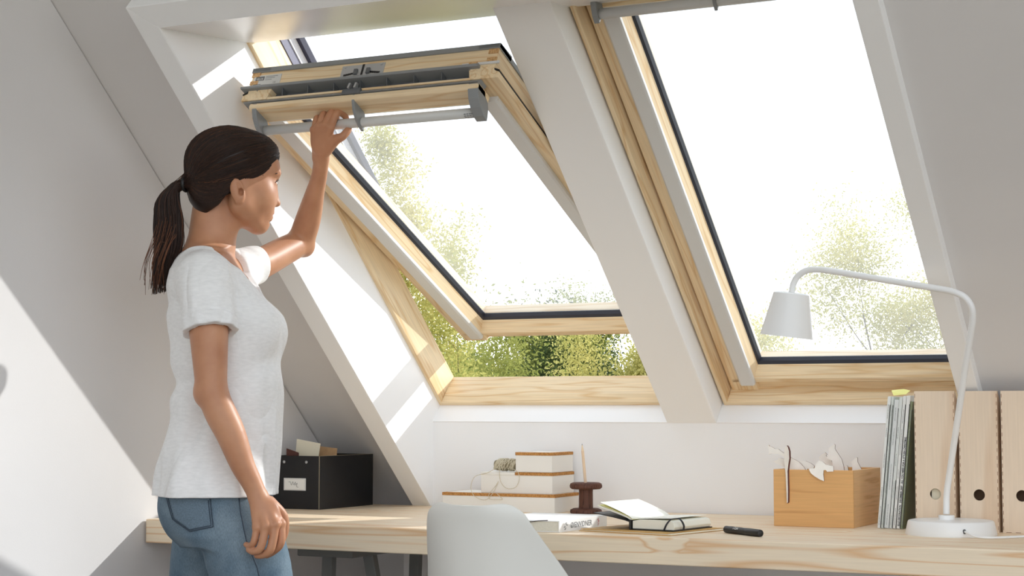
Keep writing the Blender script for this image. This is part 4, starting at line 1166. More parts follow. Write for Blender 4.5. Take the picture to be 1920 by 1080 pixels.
tree(plane_at(16, 4.05), 1.62, 0.75, 23, 'dense darker bush below the willow-like tree', M['leaf_g'], 45000, 0.036, low=0.3, clump=0.15)
tree(plane_at(13, -1.02), 3.35, 0.68, 14, 'tall leafy tree seen through the glass of the open window', M['leaf_y'], 120000, 0.028, low=0.25, spread=0.7, clump=0.11)
tree(plane_at(9.5, -0.47), 1.50, 0.42, 15, 'leafy sunlit bush close to the open gap under the sash', M['leaf_g'], 36000, 0.022, low=0.2, clump=0.14)
tree(plane_at(20, -0.30), 2.30, 1.0, 16, 'round green tree behind the open gap beside the dark tree', M['leaf_g'], 70000, 0.044, low=0.35, clump=0.17)
tree(plane_at(30, 0.95), 2.75, 1.35, 17, 'dark green tree in the middle of the open gap', M['leaf_d'], 70000, 0.07, low=0.35, clump=0.17)
tree(plane_at(25, 1.70), 2.45, 0.95, 18, 'yellow-green tree by the rafter, behind the open gap', M['leaf_y'], 70000, 0.05, low=0.35, clump=0.17)
tree(plane_at(40, 1.15), 4.05, 1.25, 19, 'hazy far tree whose top shows above the sash foot', M['leaf_g'], 80000, 0.07, low=0.3, clump=0.17)
tree(plane_at(46, -1.6), 3.3, 2.2, 20, 'distant round tree low behind the open gap', M['leaf_g'], 40000, 0.10, low=0.3, clump=0.15)

# ------------------------------------------------------------------ signed-distance modelling (for the figure and her clothes)
class Field:
    def __init__(s, lo, hi, h):
        s.lo = np.array(lo, np.float32); s.h = h
        s.n = np.ceil((np.array(hi) - np.array(lo)) / h).astype(int) + 1
        s.a = np.full(s.n, 0.5, np.float32)
        s.ax = [s.lo[i] + np.arange(s.n[i], dtype=np.float32) * h for i in range(3)]
    def sub(s, lo, hi, m):
        sl = []
        for i in range(3):
            i0 = max(0, int((lo[i] - m - s.lo[i]) / s.h)); i1 = min(s.n[i], int((hi[i] + m - s.lo[i]) / s.h) + 2)
            if i1 <= i0: return None
            sl.append(slice(i0, i1))
        X = s.ax[0][sl[0]][:, None, None]; Y = s.ax[1][sl[1]][None, :, None]; Z = s.ax[2][sl[2]][None, None, :]
        return tuple(sl), X, Y, Z
    def put(s, f, lo, hi, k=0.01, op='add'):
        q = s.sub(lo, hi, max(k * 2, 0.02))
        if q is None: return
        sl, X, Y, Z = q
        d = f(X, Y, Z).astype(np.float32)
        a = s.a[sl]
        if op == 'add':
            hh = np.clip(0.5 + 0.5 * (a - d) / k, 0, 1); s.a[sl] = a + (d - a) * hh - k * hh * (1 - hh)
        else:
            d = -d
            hh = np.clip(0.5 + 0.5 * (d - a) / k, 0, 1); s.a[sl] = a + (d - a) * hh + k * hh * (1 - hh)
    def cone(s, a, b, ra, rb, k=0.012, op='add', sq=(1, 1, 1)):
        a = np.array(a, np.float32); b = np.array(b, np.float32)
        def f(X, Y, Z):
            d = b - a; L2 = float(d @ d) + 1e-12
            px, py, pz = X - a[0], Y - a[1], Z - a[2]
            t = np.clip((px * d[0] + py * d[1] + pz * d[2]) / L2, 0, 1)
            return np.sqrt((px - t * d[0]) ** 2 + (py - t * d[1]) ** 2 + (pz - t * d[2]) ** 2) - (ra + (rb - ra) * t)
        r = max(ra, rb)
        s.put(f, np.minimum(a, b) - r, np.maximum(a, b) + r, k, op)
    def chain(s, pts, rad, k=0.012, sub=4):
        """a tapered limb along a smooth path, merged into the field as one piece"""
        q = catmull([(p[0], p[1], p[2]) for p in pts], sub)
        r4 = catmull([(r, 0, 0) for r in rad], sub)
        P_ = np.array([tuple(v) for v in q], np.float32); R_ = np.array([v.x for v in r4], np.float32)
        def f(X, Y, Z):
            out = None
            for i in range(len(P_) - 1):
                a, d = P_[i], P_[i + 1] - P_[i]; L2 = float(d @ d) + 1e-12
                px, py, pz = X - a[0], Y - a[1], Z - a[2]
                t = np.clip((px * d[0] + py * d[1] + pz * d[2]) / L2, 0, 1)
                e_ = np.sqrt((px - t * d[0]) ** 2 + (py - t * d[1]) ** 2 + (pz - t * d[2]) ** 2) - (R_[i] + (R_[i + 1] - R_[i]) * t)
                out = e_ if out is None else np.minimum(out, e_)
            return out
        r = R_.max()
        s.put(f, P_.min(0) - r, P_.max(0) + r, k)
    def ell(s, c, r, k=0.012, op='add', R=None):
        """ellipsoid; R: 3x3 with the ellipsoid's axes as columns"""
        c = np.array(c, np.float32); r = np.array(r, np.float32)
        Rm = np.eye(3) if R is None else np.array(R)
        def f(X, Y, Z):
            p = (X - c[0], Y - c[1], Z - c[2])
            q = [p[0] * Rm[0][i] + p[1] * Rm[1][i] + p[2] * Rm[2][i] for i in range(3)]
            k0 = np.sqrt((q[0] / r[0]) ** 2 + (q[1] / r[1]) ** 2 + (q[2] / r[2]) ** 2)
            k1 = np.sqrt((q[0] / r[0] ** 2) ** 2 + (q[1] / r[1] ** 2) ** 2 + (q[2] / r[2] ** 2) ** 2) + 1e-6
            return k0 * (k0 - 1) / k1
        ext = np.abs(Rm) @ r
        s.put(f, c - ext, c + ext, k, op)
    def mesh(s, name):
        f = s.a; ins = f < 0
        c = np.zeros([d - 1 for d in f.shape], np.uint8)
        for i in (0, 1):
            for j in (0, 1):
                for k in (0, 1):
                    c += ins[i:f.shape[0] - 1 + i, j:f.shape[1] - 1 + j, k:f.shape[2] - 1 + k]
        act = (c > 0) & (c < 8)
        I = np.argwhere(act)
        idx = np.full(c.shape, -1, np.int32); idx[act] = np.arange(len(I))
        cor = [(i, j, k) for i in (0, 1) for j in (0, 1) for k in (0, 1)]
        val = np.stack([f[I[:, 0] + i, I[:, 1] + j, I[:, 2] + k] for i, j, k in cor], 1)
        P_ = np.zeros((len(I), 3)); W_ = np.zeros(len(I))
        for a in range(8):
            for b in range(a + 1, 8):
                if sum(abs(cor[a][q] - cor[b][q]) for q in range(3)) != 1: continue
                va, vb = val[:, a], val[:, b]
                m = (va < 0) != (vb < 0)
                t = np.where(m, va / np.where(m, va - vb, 1), 0)[:, None]
                p = np.array(cor[a]) + t * (np.array(cor[b]) - np.array(cor[a]))
                P_ += p * m[:, None]; W_ += m
        V = (I + P_ / W_[:, None]) * s.h + s.lo
        F_ = []
        for ax in range(3):
            o = [q for q in range(3) if q != ax]
            sl0 = [slice(None)] * 3; sl1 = [slice(None)] * 3
            sl0[ax] = slice(0, -1); sl1[ax] = slice(1, None)
            A, B = ins[tuple(sl0)], ins[tuple(sl1)]
            E_ = np.argwhere(A != B)
            ok = (E_[:, o[0]] > 0) & (E_[:, o[1]] > 0) & (E_[:, o[0]] < f.shape[o[0]] - 1) & (E_[:, o[1]] < f.shape[o[1]] - 1)
            E_ = E_[ok]
            flip = A[E_[:, 0], E_[:, 1], E_[:, 2]]
            def cell(da, db):
                q = E_.copy(); q[:, o[0]] += da; q[:, o[1]] += db
                return idx[q[:, 0], q[:, 1], q[:, 2]]
            quad = np.stack([cell(-1, -1), cell(0, -1), cell(0, 0), cell(-1, 0)], 1)
            if ax == 1: flip = ~flip
            quad[~flip] = quad[~flip][:, ::-1]
            F_.append(quad)
        Q = np.concatenate(F_)
        Q = Q[(Q >= 0).all(1)]
        me = bpy.data.meshes.new(name)
        me.vertices.add(len(V)); me.vertices.foreach_set('co', V.astype(np.float32).ravel())
        me.loops.add(len(Q) * 4); me.loops.foreach_set('vertex_index', Q.astype(np.int32).ravel())
        me.polygons.add(len(Q)); me.polygons.foreach_set('loop_start', np.arange(0, len(Q) * 4, 4, dtype=np.int32))
        me.polygons.foreach_set('use_smooth', np.ones(len(Q), bool))
        me.update(calc_edges=True)
        return me

def lerp_tab(tab):
    t = np.array(tab, np.float32); t = t[np.argsort(t[:, 0])]
    return lambda z, c: np.interp(z, t[:, 0], t[:, c])

def loft(F_, tab, k=0.02, n=2.3, wob=None, m=0.03):
    """tab rows: z, back x, front x, half width, centre y -- an oval section at every height"""
    g = lerp_tab(tab)
    z0, z1 = min(r[0] for r in tab), max(r[0] for r in tab)
    lo = (min(r[1] for r in tab), min(r[4] - r[3] for r in tab), z0); hi = (max(r[2] for r in tab), max(r[4] + r[3] for r in tab), z1)
    def f(X, Y, Z):
        zz = Z.ravel()
        xb, xf, hw, cy = [g(zz, i)[None, None, :].astype(np.float32) for i in (1, 2, 3, 4)]
        cx = (xb + xf) / 2; ax_ = (xf - xb) / 2
        r = ((np.abs(X - cx) / ax_) ** n + (np.abs(Y - cy) / hw) ** n) ** (1.0 / n)
        d = (r - 1) * np.minimum(ax_, hw)
        if wob is not None: d = d + wob(X - cx, Y - cy, Z)
        dz = np.maximum(Z - z1, z0 - Z)
        return np.maximum(d, dz)
    F_.put(f, lo, hi, k)

# ------------------------------------------------------------------ the woman
M['jeans'] = None
WB = plane_at(4.2, -0.684)
wroot = empty('person', (WB[0], WB[1], 0), math.radians(27))
tag(wroot, 'woman in a white T-shirt and jeans pulling the roof window open by its bar', 'person')
HC = np.array([0.019, 0.0, 1.575]); HY = math.radians(25); HP = math.radians(0)
HR = np.array([[math.cos(HY), -math.sin(HY), 0], [math.sin(HY), math.cos(HY), 0], [0, 0, 1]])
def Hd(x, y, z): return tuple(HC + HR @ np.array([x, y, z]))

def skin_mat():
    m, t, b = mat_base('skin')
    at = t.nodes.new('ShaderNodeAttribute'); at.attribute_name = 'lip'
    n = t.nodes.new('ShaderNodeTexNoise'); n.inputs['Scale'].default_value = 14; n.inputs['Detail'].default_value = 3
    co = t.nodes.new('ShaderNodeTexCoord'); t.links.new(co.outputs['Object'], n.inputs['Vector'])
    rp = t.nodes.new('ShaderNodeValToRGB'); rp.color_ramp.elements[0].position = 0.3; rp.color_ramp.elements[0].color = srgb(180, 126, 94)
    rp.color_ramp.elements[1].position = 0.7; rp.color_ramp.elements[1].color = srgb(198, 146, 112)
    t.links.new(n.outputs['Fac'], rp.inputs[0])
    mx = t.nodes.new('ShaderNodeMixRGB'); mx.inputs[2].default_value = srgb(176, 92, 84)
    t.links.new(at.outputs['Fac'], mx.inputs[0]); t.links.new(rp.outputs[0], mx.inputs[1])
    t.links.new(mx.outputs[0], b.inputs['Base Color'])
    b.inputs['Roughness'].default_value = 0.45
    b.inputs['Specular IOR Level'].default_value = 0.4
    b.inputs['Subsurface Weight'].default_value = 0.12
    b.inputs['Subsurface Radius'].default_value = (0.012, 0.005, 0.003)
    return m
M['skin'] = skin_mat()

def build_body():
    B = Field((-0.19, -0.285, 0.69), (0.31, 0.43, 1.800), 0.0026)
    c, s_ = math.cos, math.sin
    # head
    B.ell(Hd(-0.008, 0, 0.042), (0.092, 0.072, 0.078), 0.01, R=HR)
    B.ell(Hd(0.040, 0, -0.025), (0.062, 0.058, 0.082), 0.03, R=HR)
    for sy in (-1, 1):
        B.cone(Hd(0.004, sy * 0.050, -0.058), Hd(0.060, sy * 0.014, -0.103), 0.020, 0.014, 0.022)
        B.cone(Hd(0.004, sy * 0.052, -0.010), Hd(0.004, sy * 0.048, -0.060), 0.020, 0.020, 0.025)
        B.ell(Hd(0.054, sy * 0.036, -0.030), (0.028, 0.022, 0.030), 0.040, R=HR)
    B.ell(Hd(0.066, 0, -0.101), (0.018, 0.020, 0.016), 0.018, R=HR)
    B.ell(Hd(0.082, 0, 0.040), (0.027, 0.052, 0.038), 0.03, R=HR)
    B.ell(Hd(0.097, 0, 0.022), (0.008, 0.042, 0.008), 0.018, R=HR)
    B.ell(Hd(0.075, 0, -0.073), (0.018, 0.026, 0.022), 0.02, R=HR)          # muzzle
    for sy in (-1, 1):
        B.ell(Hd(0.110, sy * 0.034, 0.001), (0.016, 0.020, 0.012), 0.012, op='sub', R=HR)
        B.ell(Hd(0.080, sy * 0.033, -0.001), (0.0165, 0.0165, 0.0155), 0.004, R=HR)   # lids
    B.cone(Hd(0.098, 0, 0.010), Hd(0.1045, 0, -0.037), 0.0065, 0.0085, 0.010)
    B.ell(Hd(0.1060, 0, -0.0450), (0.0105, 0.0095, 0.0085), 0.006, R=HR)
    for sy in (-1, 1):
        B.ell(Hd(0.0940, sy * 0.0105, -0.0480), (0.0085, 0.0060, 0.0070), 0.005, R=HR)
    B.ell(Hd(0.0900, 0, -0.0690), (0.0085, 0.0200, 0.0060), 0.005, R=HR)
    B.ell(Hd(0.0870, 0, -0.0810), (0.0085, 0.0175, 0.0065), 0.005, R=HR)
    B.ell(Hd(0.1010, 0, -0.0752), (0.0110, 0.0260, 0.0016), 0.0025, op='sub', R=HR)
    B.ell(Hd(0.0850, 0, -0.0910), (0.0040, 0.0180, 0.0040), 0.006, op='sub', R=HR)
    # ears
    for sy in (-1, 1):
        tl = math.radians(-14)
        ez = np.array([-math.sin(-tl) * 1.0, 0, math.cos(tl)]); ex = np.array([math.cos(tl), sy * 0.35, math.sin(-tl)]); ex /= np.linalg.norm(ex)
        ez = ez - ex * (ez @ ex); ez /= np.linalg.norm(ez); ey = np.cross(ez, ex)
        ER = HR @ np.stack([ex, ey, ez], 1)
        B.ell(Hd(-0.0120, sy * 0.0735, -0.028), (0.0165, 0.0080, 0.0300), 0.003, R=ER)
        B.ell(Hd(-0.0090, sy * 0.0850, -0.024), (0.0120, 0.0090, 0.0220), 0.0012, op='sub', R=ER)
        B.ell(Hd(-0.0140, sy * 0.0755, -0.024), (0.0035, 0.0050, 0.0150), 0.003, R=ER)
        B.ell(Hd(-0.0040, sy * 0.0770, -0.031), (0.0060, 0.0110, 0.0090), 0.0012, op='sub', R=ER)
        B.ell(Hd(-0.0080, sy * 0.0725, -0.053), (0.0095, 0.0055, 0.0080), 0.003, R=ER)
    # neck, throat, shoulders and upper trunk
    B.cone((-0.030, 0, 1.520), (-0.040, 0.0, 1.415), 0.047, 0.051, 0.02)
    B.cone((0.002, 0, 1.470), (-0.012, 0, 1.405), 0.026, 0.030, 0.03)
    B.cone((-0.045, -0.018, 1.402), (-0.030, -0.135, 1.342), 0.040, 0.034, 0.03)
    B.cone((-0.045, 0.018, 1.404), (0.005, 0.130, 1.356), 0.040, 0.034, 0.03)
    loft(B, [(1.405, -0.095, 0.004, 0.075, 0), (1.38, -0.108, 0.026, 0.115, 0), (1.35, -0.116, 0.052, 0.140, 0), (1.31, -0.119, 0.070, 0.150, 0), (1.26, -0.119, 0.085, 0.145, 0), (1.20, -0.112, 0.095, 0.135, 0), (1.10, -0.100, 0.100, 0.125, 0)], 0.03)
    for sy in (-1, 1):
        B.cone((0.0, sy * 0.02, 1.388), (-0.005, sy * 0.13, 1.392), 0.010, 0.010, 0.012)    # collar bones
    # right arm hanging
    B.chain([(-0.018, -0.160, 1.352), (-0.006, -0.190, 1.255), (0.000, -0.205, 1.190), (0.009, -0.220, 1.075)], [0.052, 0.047, 0.0425, 0.0345], 0.02)
    B.chain([(0.009, -0.220, 1.075), (0.030, -0.224, 1.028), (0.055, -0.224, 0.978), (0.079, -0.220, 0.914), (0.100, -0.214, 0.872), (0.114, -0.212, 0.842)], [0.0340, 0.0355, 0.0330, 0.0275, 0.0235, 0.0215], 0.012)
    B.ell((-0.012, -0.219, 1.070), (0.014, 0.018, 0.020), 0.02)
    mc = [(0.167, -0.212, 0.779), (0.157, -0.232, 0.780), (0.137, -0.240, 0.776), (0.116, -0.232, 0.773)]     # index .. little
    pi_ = [(0.1675, -0.218, 0.738), (0.148, -0.236, 0.727), (0.126, -0.242, 0.729), (0.110, -0.234, 0.741)]
    di_ = [(0.150, -0.208, 0.718), (0.131, -0.224, 0.712), (0.109, -0.229, 0.719), (0.099, -0.222, 0.731)]
    ti_ = [(0.133, -0.199, 0.708), (0.114, -0.214, 0.709), (0.096, -0.217, 0.722), (0.089, -0.212, 0.733)]
    rr_ = [0.0098, 0.0100, 0.0095, 0.0085]
    for i in range(4):
        w0 = (0.122 - 0.004 * i, -0.208 - 0.003 * i, 0.838)
        B.cone(w0, mc[i], 0.0145, 0.0104, 0.010)
        B.chain([mc[i], pi_[i], di_[i], ti_[i]], [rr_[i] * 1.02, rr_[i] * 0.95, rr_[i] * 0.86, rr_[i] * 0.74], 0.0012)
        B.ell(mc[i], (0.0110, 0.0110, 0.0110), 0.004)
    B.ell((0.134, -0.215, 0.808), (0.029, 0.014, 0.028), 0.012)
    B.chain([(0.138, -0.196, 0.826), (0.166, -0.180, 0.795), (0.170, -0.178, 0.760), (0.163, -0.184, 0.735)], [0.0150, 0.0120, 0.0100, 0.0078], 0.006)
    # left arm raised to the bar
    B.chain([(0.010, 0.140, 1.380), (0.053, 0.200, 1.396), (0.100, 0.285, 1.434), (0.138, 0.350, 1.464)], [0.050, 0.0400, 0.0370, 0.0335], 0.02)
    B.chain([(0.138, 0.350, 1.464), (0.153, 0.328, 1.500), (0.168, 0.300, 1.538), (0.184, 0.262, 1.582), (0.198, 0.228, 1.620), (0.207, 0.196, 1.656)], [0.0335, 0.0335, 0.0305, 0.0240, 0.0200, 0.0195], 0.012)
    B.ell((0.150, 0.366, 1.450), (0.017, 0.020, 0.018), 0.02)
    bar_b = lambda x: 0.203 - (x - 0.166) * 0.5095
    M_ = [(0.2350, 0.1380, 1.730), (0.2205, 0.1440, 1.735), (0.2055, 0.1530, 1.734), (0.1920, 0.1640, 1.728)]       # index .. little
    xs_ = [0.2510, 0.2360, 0.2150, 0.1970]
    zs_ = [1.7670, 1.7705, 1.7670, 1.7590]
    for i in range(4):
        x = xs_[i]; bb_ = bar_b(x)
        pip = (x, bb_ - 0.013, zs_[i]); dip = (x + 0.008, bar_b(x + 0.008) + 0.013, zs_[i] - 0.005); tip = (x + 0.011, bar_b(x + 0.011) + 0.0225, zs_[i] - 0.022)
        if i == 0:
            dip = (x + 0.016, bar_b(x + 0.016) + 0.008, 1.7640); tip = (x + 0.022, bar_b(x + 0.022) + 0.021, 1.7520)
        B.cone((0.212 - 0.004 * i, 0.185 + 0.004 * i, 1.664), M_[i], 0.0150, 0.0102, 0.009)
        B.ell(M_[i], (0.0108, 0.0108, 0.0108), 0.004)
        B.chain([M_[i], pip, dip, tip], [rr_[i] * 0.98, rr_[i] * 0.92, rr_[i] * 0.86, rr_[i] * 0.76], 0.0012)
    B.ell((0.211, 0.168, 1.695), (0.026, 0.014, 0.030), 0.012)
    B.chain([(0.222, 0.172, 1.680), (0.246, 0.150, 1.700), (0.2640, 0.140, 1.7070), (0.2740, 0.142, 1.7180), (0.2800, 0.146, 1.7270)], [0.0160, 0.0130, 0.0102, 0.0095, 0.0080], 0.005)
    return B.mesh('body')
me = build_body()
body = obj('body', me, M['skin'], wroot)
co_ = np.empty(len(me.vertices) * 3, np.float32); me.vertices.foreach_get('co', co_); co_ = co_.reshape(-1, 3)
hl = (co_ - HC) @ HR
lip = ((hl[:, 0] > 0.075) & (np.abs(hl[:, 1]) < 0.021) & (np.abs(hl[:, 2] + 0.0752) < 0.0115 - np.abs(hl[:, 1]) * 0.33)).astype(np.float32)
at = me.attributes.new('lip', 'FLOAT', 'POINT'); at.data.foreach_set('value', lip * 0.75)
# eyes, lashes, brows, nails
M['eyewhite'] = plain('eye_white', srgb(232, 228, 222), rough=0.2)
M['iris'] = plain('iris_brown', srgb(58, 40, 28), rough=0.2)
M['hairdark'] = plain('brow_hair', srgb(40, 26, 20), rough=0.5)
M['nail'] = plain('nail', srgb(226, 178, 158), rough=0.25)
def blob(name, c, r, mat, parent, R=None, n=14):
    V, Fc = [], []
    Rm = np.eye(3) if R is None else np.array(R)
    for i in range(n + 1):
        th_ = PI * i / n
        for k in range(n):
            ph = 2 * PI * k / n
            p = np.array([r[0] * math.sin(th_) * math.cos(ph), r[1] * math.sin(th_) * math.sin(ph), r[2] * math.cos(th_)])
            V.append(tuple(np.array(c) + Rm @ p))
    for i in range(n):
        for k in range(n):
            a = i * n + k; b = i * n + (k + 1) % n
            Fc.append((a, a + n, b + n, b))
    return mk(name, V, Fc, mat, parent, smooth=True, recalc=False)
for sy in (-1, 1):
    blob('eye', Hd(0.0845, sy * 0.033, -0.0005), (0.0140, 0.0130, 0.0078), M['eyewhite'], wroot, HR)
    blob('iris', Hd(0.0950, sy * 0.033, 0.000), (0.0042, 0.0055, 0.0055), M['iris'], wroot, HR)
    tube('eyelash', [Hd(0.0880, sy * 0.048, -0.001), Hd(0.0965, sy * 0.042, 0.0062), Hd(0.1005, sy * 0.033, 0.0080), Hd(0.0985, sy * 0.023, 0.0052)], [0.0010, 0.0016, 0.0017, 0.0010], M['hairdark'], wroot, n=6)
    tube('eyebrow', [Hd(0.0860, sy * 0.056, 0.019), Hd(0.0985, sy * 0.044, 0.0250), Hd(0.1065, sy * 0.030, 0.0250), Hd(0.1090, sy * 0.015, 0.0220)], [0.0010, 0.0022, 0.0026, 0.0018], M['hairdark'], wroot, n=6)

# ------------------------------------------------------------------ hair
def hair_mat():
    m, t, b = mat_base('brown_hair')
    at = t.nodes.new('ShaderNodeAttribute'); at.attribute_name = 'tint'
    rp = t.nodes.new('ShaderNodeValToRGB'); rp.color_ramp.elements[0].color = srgb(30, 19, 15); rp.color_ramp.elements[1].color = srgb(112, 70, 46)
    e_ = rp.color_ramp.elements.new(0.6); e_.color = srgb(58, 37, 27)
    t.links.new(at.outputs['Fac'], rp.inputs[0]); t.links.new(rp.outputs[0], b.inputs['Base Color'])
    b.inputs['Roughness'].default_value = 0.46
    b.inputs['Specular IOR Level'].default_value = 0.35
    return m
M['hair'] = hair_mat()
def build_hair():
    Hf = Field((-0.21, -0.13, 1.26), (0.15, 0.13, 1.725), 0.003)
    Hf.ell(Hd(-0.010, 0, 0.048), (0.107, 0.085, 0.086), 0.01, R=HR)
    Hf.ell(Hd(-0.052, 0, -0.012), (0.058, 0.068, 0.074), 0.03, R=HR)
    Hf.ell(Hd(0.055, 0, 0.072), (0.052, 0.060, 0.042), 0.03, R=HR)
    bt = np.array([(-0.16, -0.110), (-0.1075, -0.086), (-0.075, -0.066), (-0.060, -0.048), (-0.038, -0.034), (-0.028, -0.020), (-0.020, 0.018), (-0.012, 0.036), (0.004, 0.052), (0.026, 0.072), (0.046, 0.098), (0.060, 0.112), (0.078, 0.150), (0.2, 0.3)], np.float32)
    def cut(X, Y, Z):
        px, py, pz = X - HC[0], Y - HC[1], Z - HC[2]
        hx = px * HR[0][0] + py * HR[1][0]; hy = px * HR[0][1] + py * HR[1][1]
        lim = np.interp(pz.ravel(), bt[:, 0], bt[:, 1])[None, None, :].astype(np.float32)
        return -(hx - lim) * 0.8 + 0 * hy
    Hf.put(cut, (-0.2, -0.12, 1.3), (0.15, 0.12, 1.72), 0.006, op='sub')
    # tail
    TJ = [(-0.086, -0.042, 1.567), (-0.112, -0.046, 1.556), (-0.128, -0.048, 1.520), (-0.124, -0.048, 1.470), (-0.125, -0.048, 1.415), (-0.135, -0.048, 1.365), (-0.143, -0.048, 1.330)]
    Hf.chain(TJ, [0.012, 0.015, 0.021, 0.026, 0.023, 0.014, 0.006], 0.012)
    return Hf.mesh('hair_mass')
hm = build_hair()
hair = obj('hair', hm, M['hair'], wroot)
hair['label'] = 'dark brown hair tied back in a ponytail'
a_ = hm.attributes.new('tint', 'FLOAT', 'POINT'); a_.data.foreach_set('value', np.full(len(hm.vertices), 0.12, np.float32))

def strands(name, paths, rad, tints):
    V, Fc, T = [], [], []
    for p, r, ti in zip(paths, rad, tints):
        n0 = len(V)
        m = len(p)
        tube_geo(p, [r * (0.5 + 0.5 * math.sin(PI * (0.12 + 0.85 * i / (m - 1)))) for i in range(m)], 3, False, V, Fc)
        T += [ti] * (len(V) - n0)
    o = mk(name, V, Fc, M['hair'], hair, smooth=True, recalc=False)
    a = o.data.attributes.new('tint', 'FLOAT', 'POINT'); a.data.foreach_set('value', np.array(T, np.float32))
    o['kind'] = 'stuff'
    return o
rg = random.Random(21)
from mathutils.bvhtree import BVHTree
hbv = BVHTree.FromPolygons([v.co for v in hm.vertices], [tuple(p.vertices) for p in hm.polygons])
paths, rads, tins = [], [], []
tie = Vector(Hd(-0.108, 0, -0.008))
cen = Vector(Hd(-0.01, 0, 0.035))
starts = []
for i in range(1300):
    u = rg.random()
    # start somewhere along the hairline or on the crown
    if u < 0.65:
        hz = rg.uniform(-0.095, 0.092)
        hx = float(np.interp(hz, [-0.11, -0.075, -0.060, -0.038, -0.028, -0.018, -0.010, 0.004, 0.026, 0.046, 0.060, 0.095], [-0.086, -0.066, -0.050, -0.036, -0.022, 0.016, 0.034, 0.050, 0.070, 0.094, 0.104, 0.085]))
        sy = rg.choice((-1, -1, 1)) 
        hy = sy * (0.085 if hz < 0.05 else rg.uniform(0.0, 0.075))
        starts.append(Vector(Hd(hx, hy, hz)))
    else:
        starts.append(cen + (Vector(Hd(rg.uniform(-0.05, 0.09), rg.uniform(-0.08, 0.06), 0.10)) - cen))
for sp0 in starts:
    d0 = (sp0 - cen).normalized(); d1 = (tie - cen).normalized()
    d1 = (d1 + Vector((rg.gauss(0, 0.05), rg.gauss(0, 0.05), rg.gauss(0, 0.07)))).normalized()
    ang = d0.angle(d1)
    pth = []
    nn = 13
    lift = rg.uniform(0.0003, 0.0022)
    sag = rg.gauss(0.0, 0.05)
    for k in range(nn):
        t = k / (nn - 1)
        q = (d0 * math.sin((1 - t) * ang) + d1 * math.sin(t * ang)) / max(1e-4, math.sin(ang))
        q = (q.normalized() + Vector((0, 0, sag * math.sin(PI * t)))).normalized()
        hit = hbv.ray_cast(cen + q * 0.25, -q)
        if hit[0] is None: continue
        if pth and (hit[0] - pth[-1]).length > 0.035: break
        pth.append(hit[0] + q * lift * math.sin(PI * (0.15 + 0.8 * t)))
    if len(pth) > 4:
        paths.append(pth); rads.append(rg.uniform(0.0006, 0.0013)); tins.append(min(1.0, max(0.0, rg.gauss(0.34, 0.22))))
strands('hair_strands', paths, rads, tins)
paths, rads, tins = [], [], []
for i in range(1000):
    a = rg.uniform(0, 2 * PI); q = rg.random() ** 0.28
    ox, oy = math.cos(a) * q, math.sin(a) * q
    ln = rg.uniform(0.72, 1.0)
    ctrl = [(-0.084, -0.042, 1.567), (-0.112, -0.045, 1.562), (-0.130, -0.047, 1.528), (-0.126, -0.048, 1.470), (-0.126, -0.048, 1.412), (-0.136, -0.048, 1.355), (-0.146 + 0.012 * rg.random(), -0.048, 1.296)]
    wd = [0.010, 0.018, 0.027, 0.034, 0.033, 0.026, 0.013 + 0.012 * rg.random()]
    pts = []
    for (cx_, cy_, cz_), w_ in zip(ctrl, wd):
        pts.append((cx_ + ox * w_ + rg.gauss(0, 0.0012), cy_ + oy * w_ * 0.9, cz_ + ox * w_ * 0.35))
    full = catmull(pts, 4)
    full = full[:max(6, int(len(full) * ln))]
    paths.append(full); rads.append(rg.uniform(0.0006, 0.0013))
    tins.append(min(1.0, max(0.0, rg.gauss(0.25, 0.2) + (0.35 if rg.random() < 0.18 else 0))))
for i in range(20):    # loose lighter wisps
    x0 = -0.120 + rg.uniform(-0.03, 0.02)
    pts = [(x0, -0.080, 1.46 + rg.uniform(-0.04, 0.03)), (x0 - 0.012, -0.088, 1.42), (x0 - 0.028, -0.086, 1.375), (x0 - 0.034 + rg.uniform(-0.012, 0.012), -0.068, 1.31 + rg.uniform(-0.01, 0.03))]
    paths.append(catmull(pts, 4)); rads.append(0.0009); tins.append(rg.uniform(0.75, 1.0))
strands('ponytail_strands', paths, rads, tins)
tl = [tuple(Vector((-0.088, -0.043, 1.566)) + Vector((0.004 * math.cos(a), 0.016 * math.cos(a), 0.016 * math.sin(a)))) for a in [2 * PI * k / 16 for k in range(17)]]
tube('hair_tie', tl, 0.0045, M['black'], wroot, n=8, cap=False)

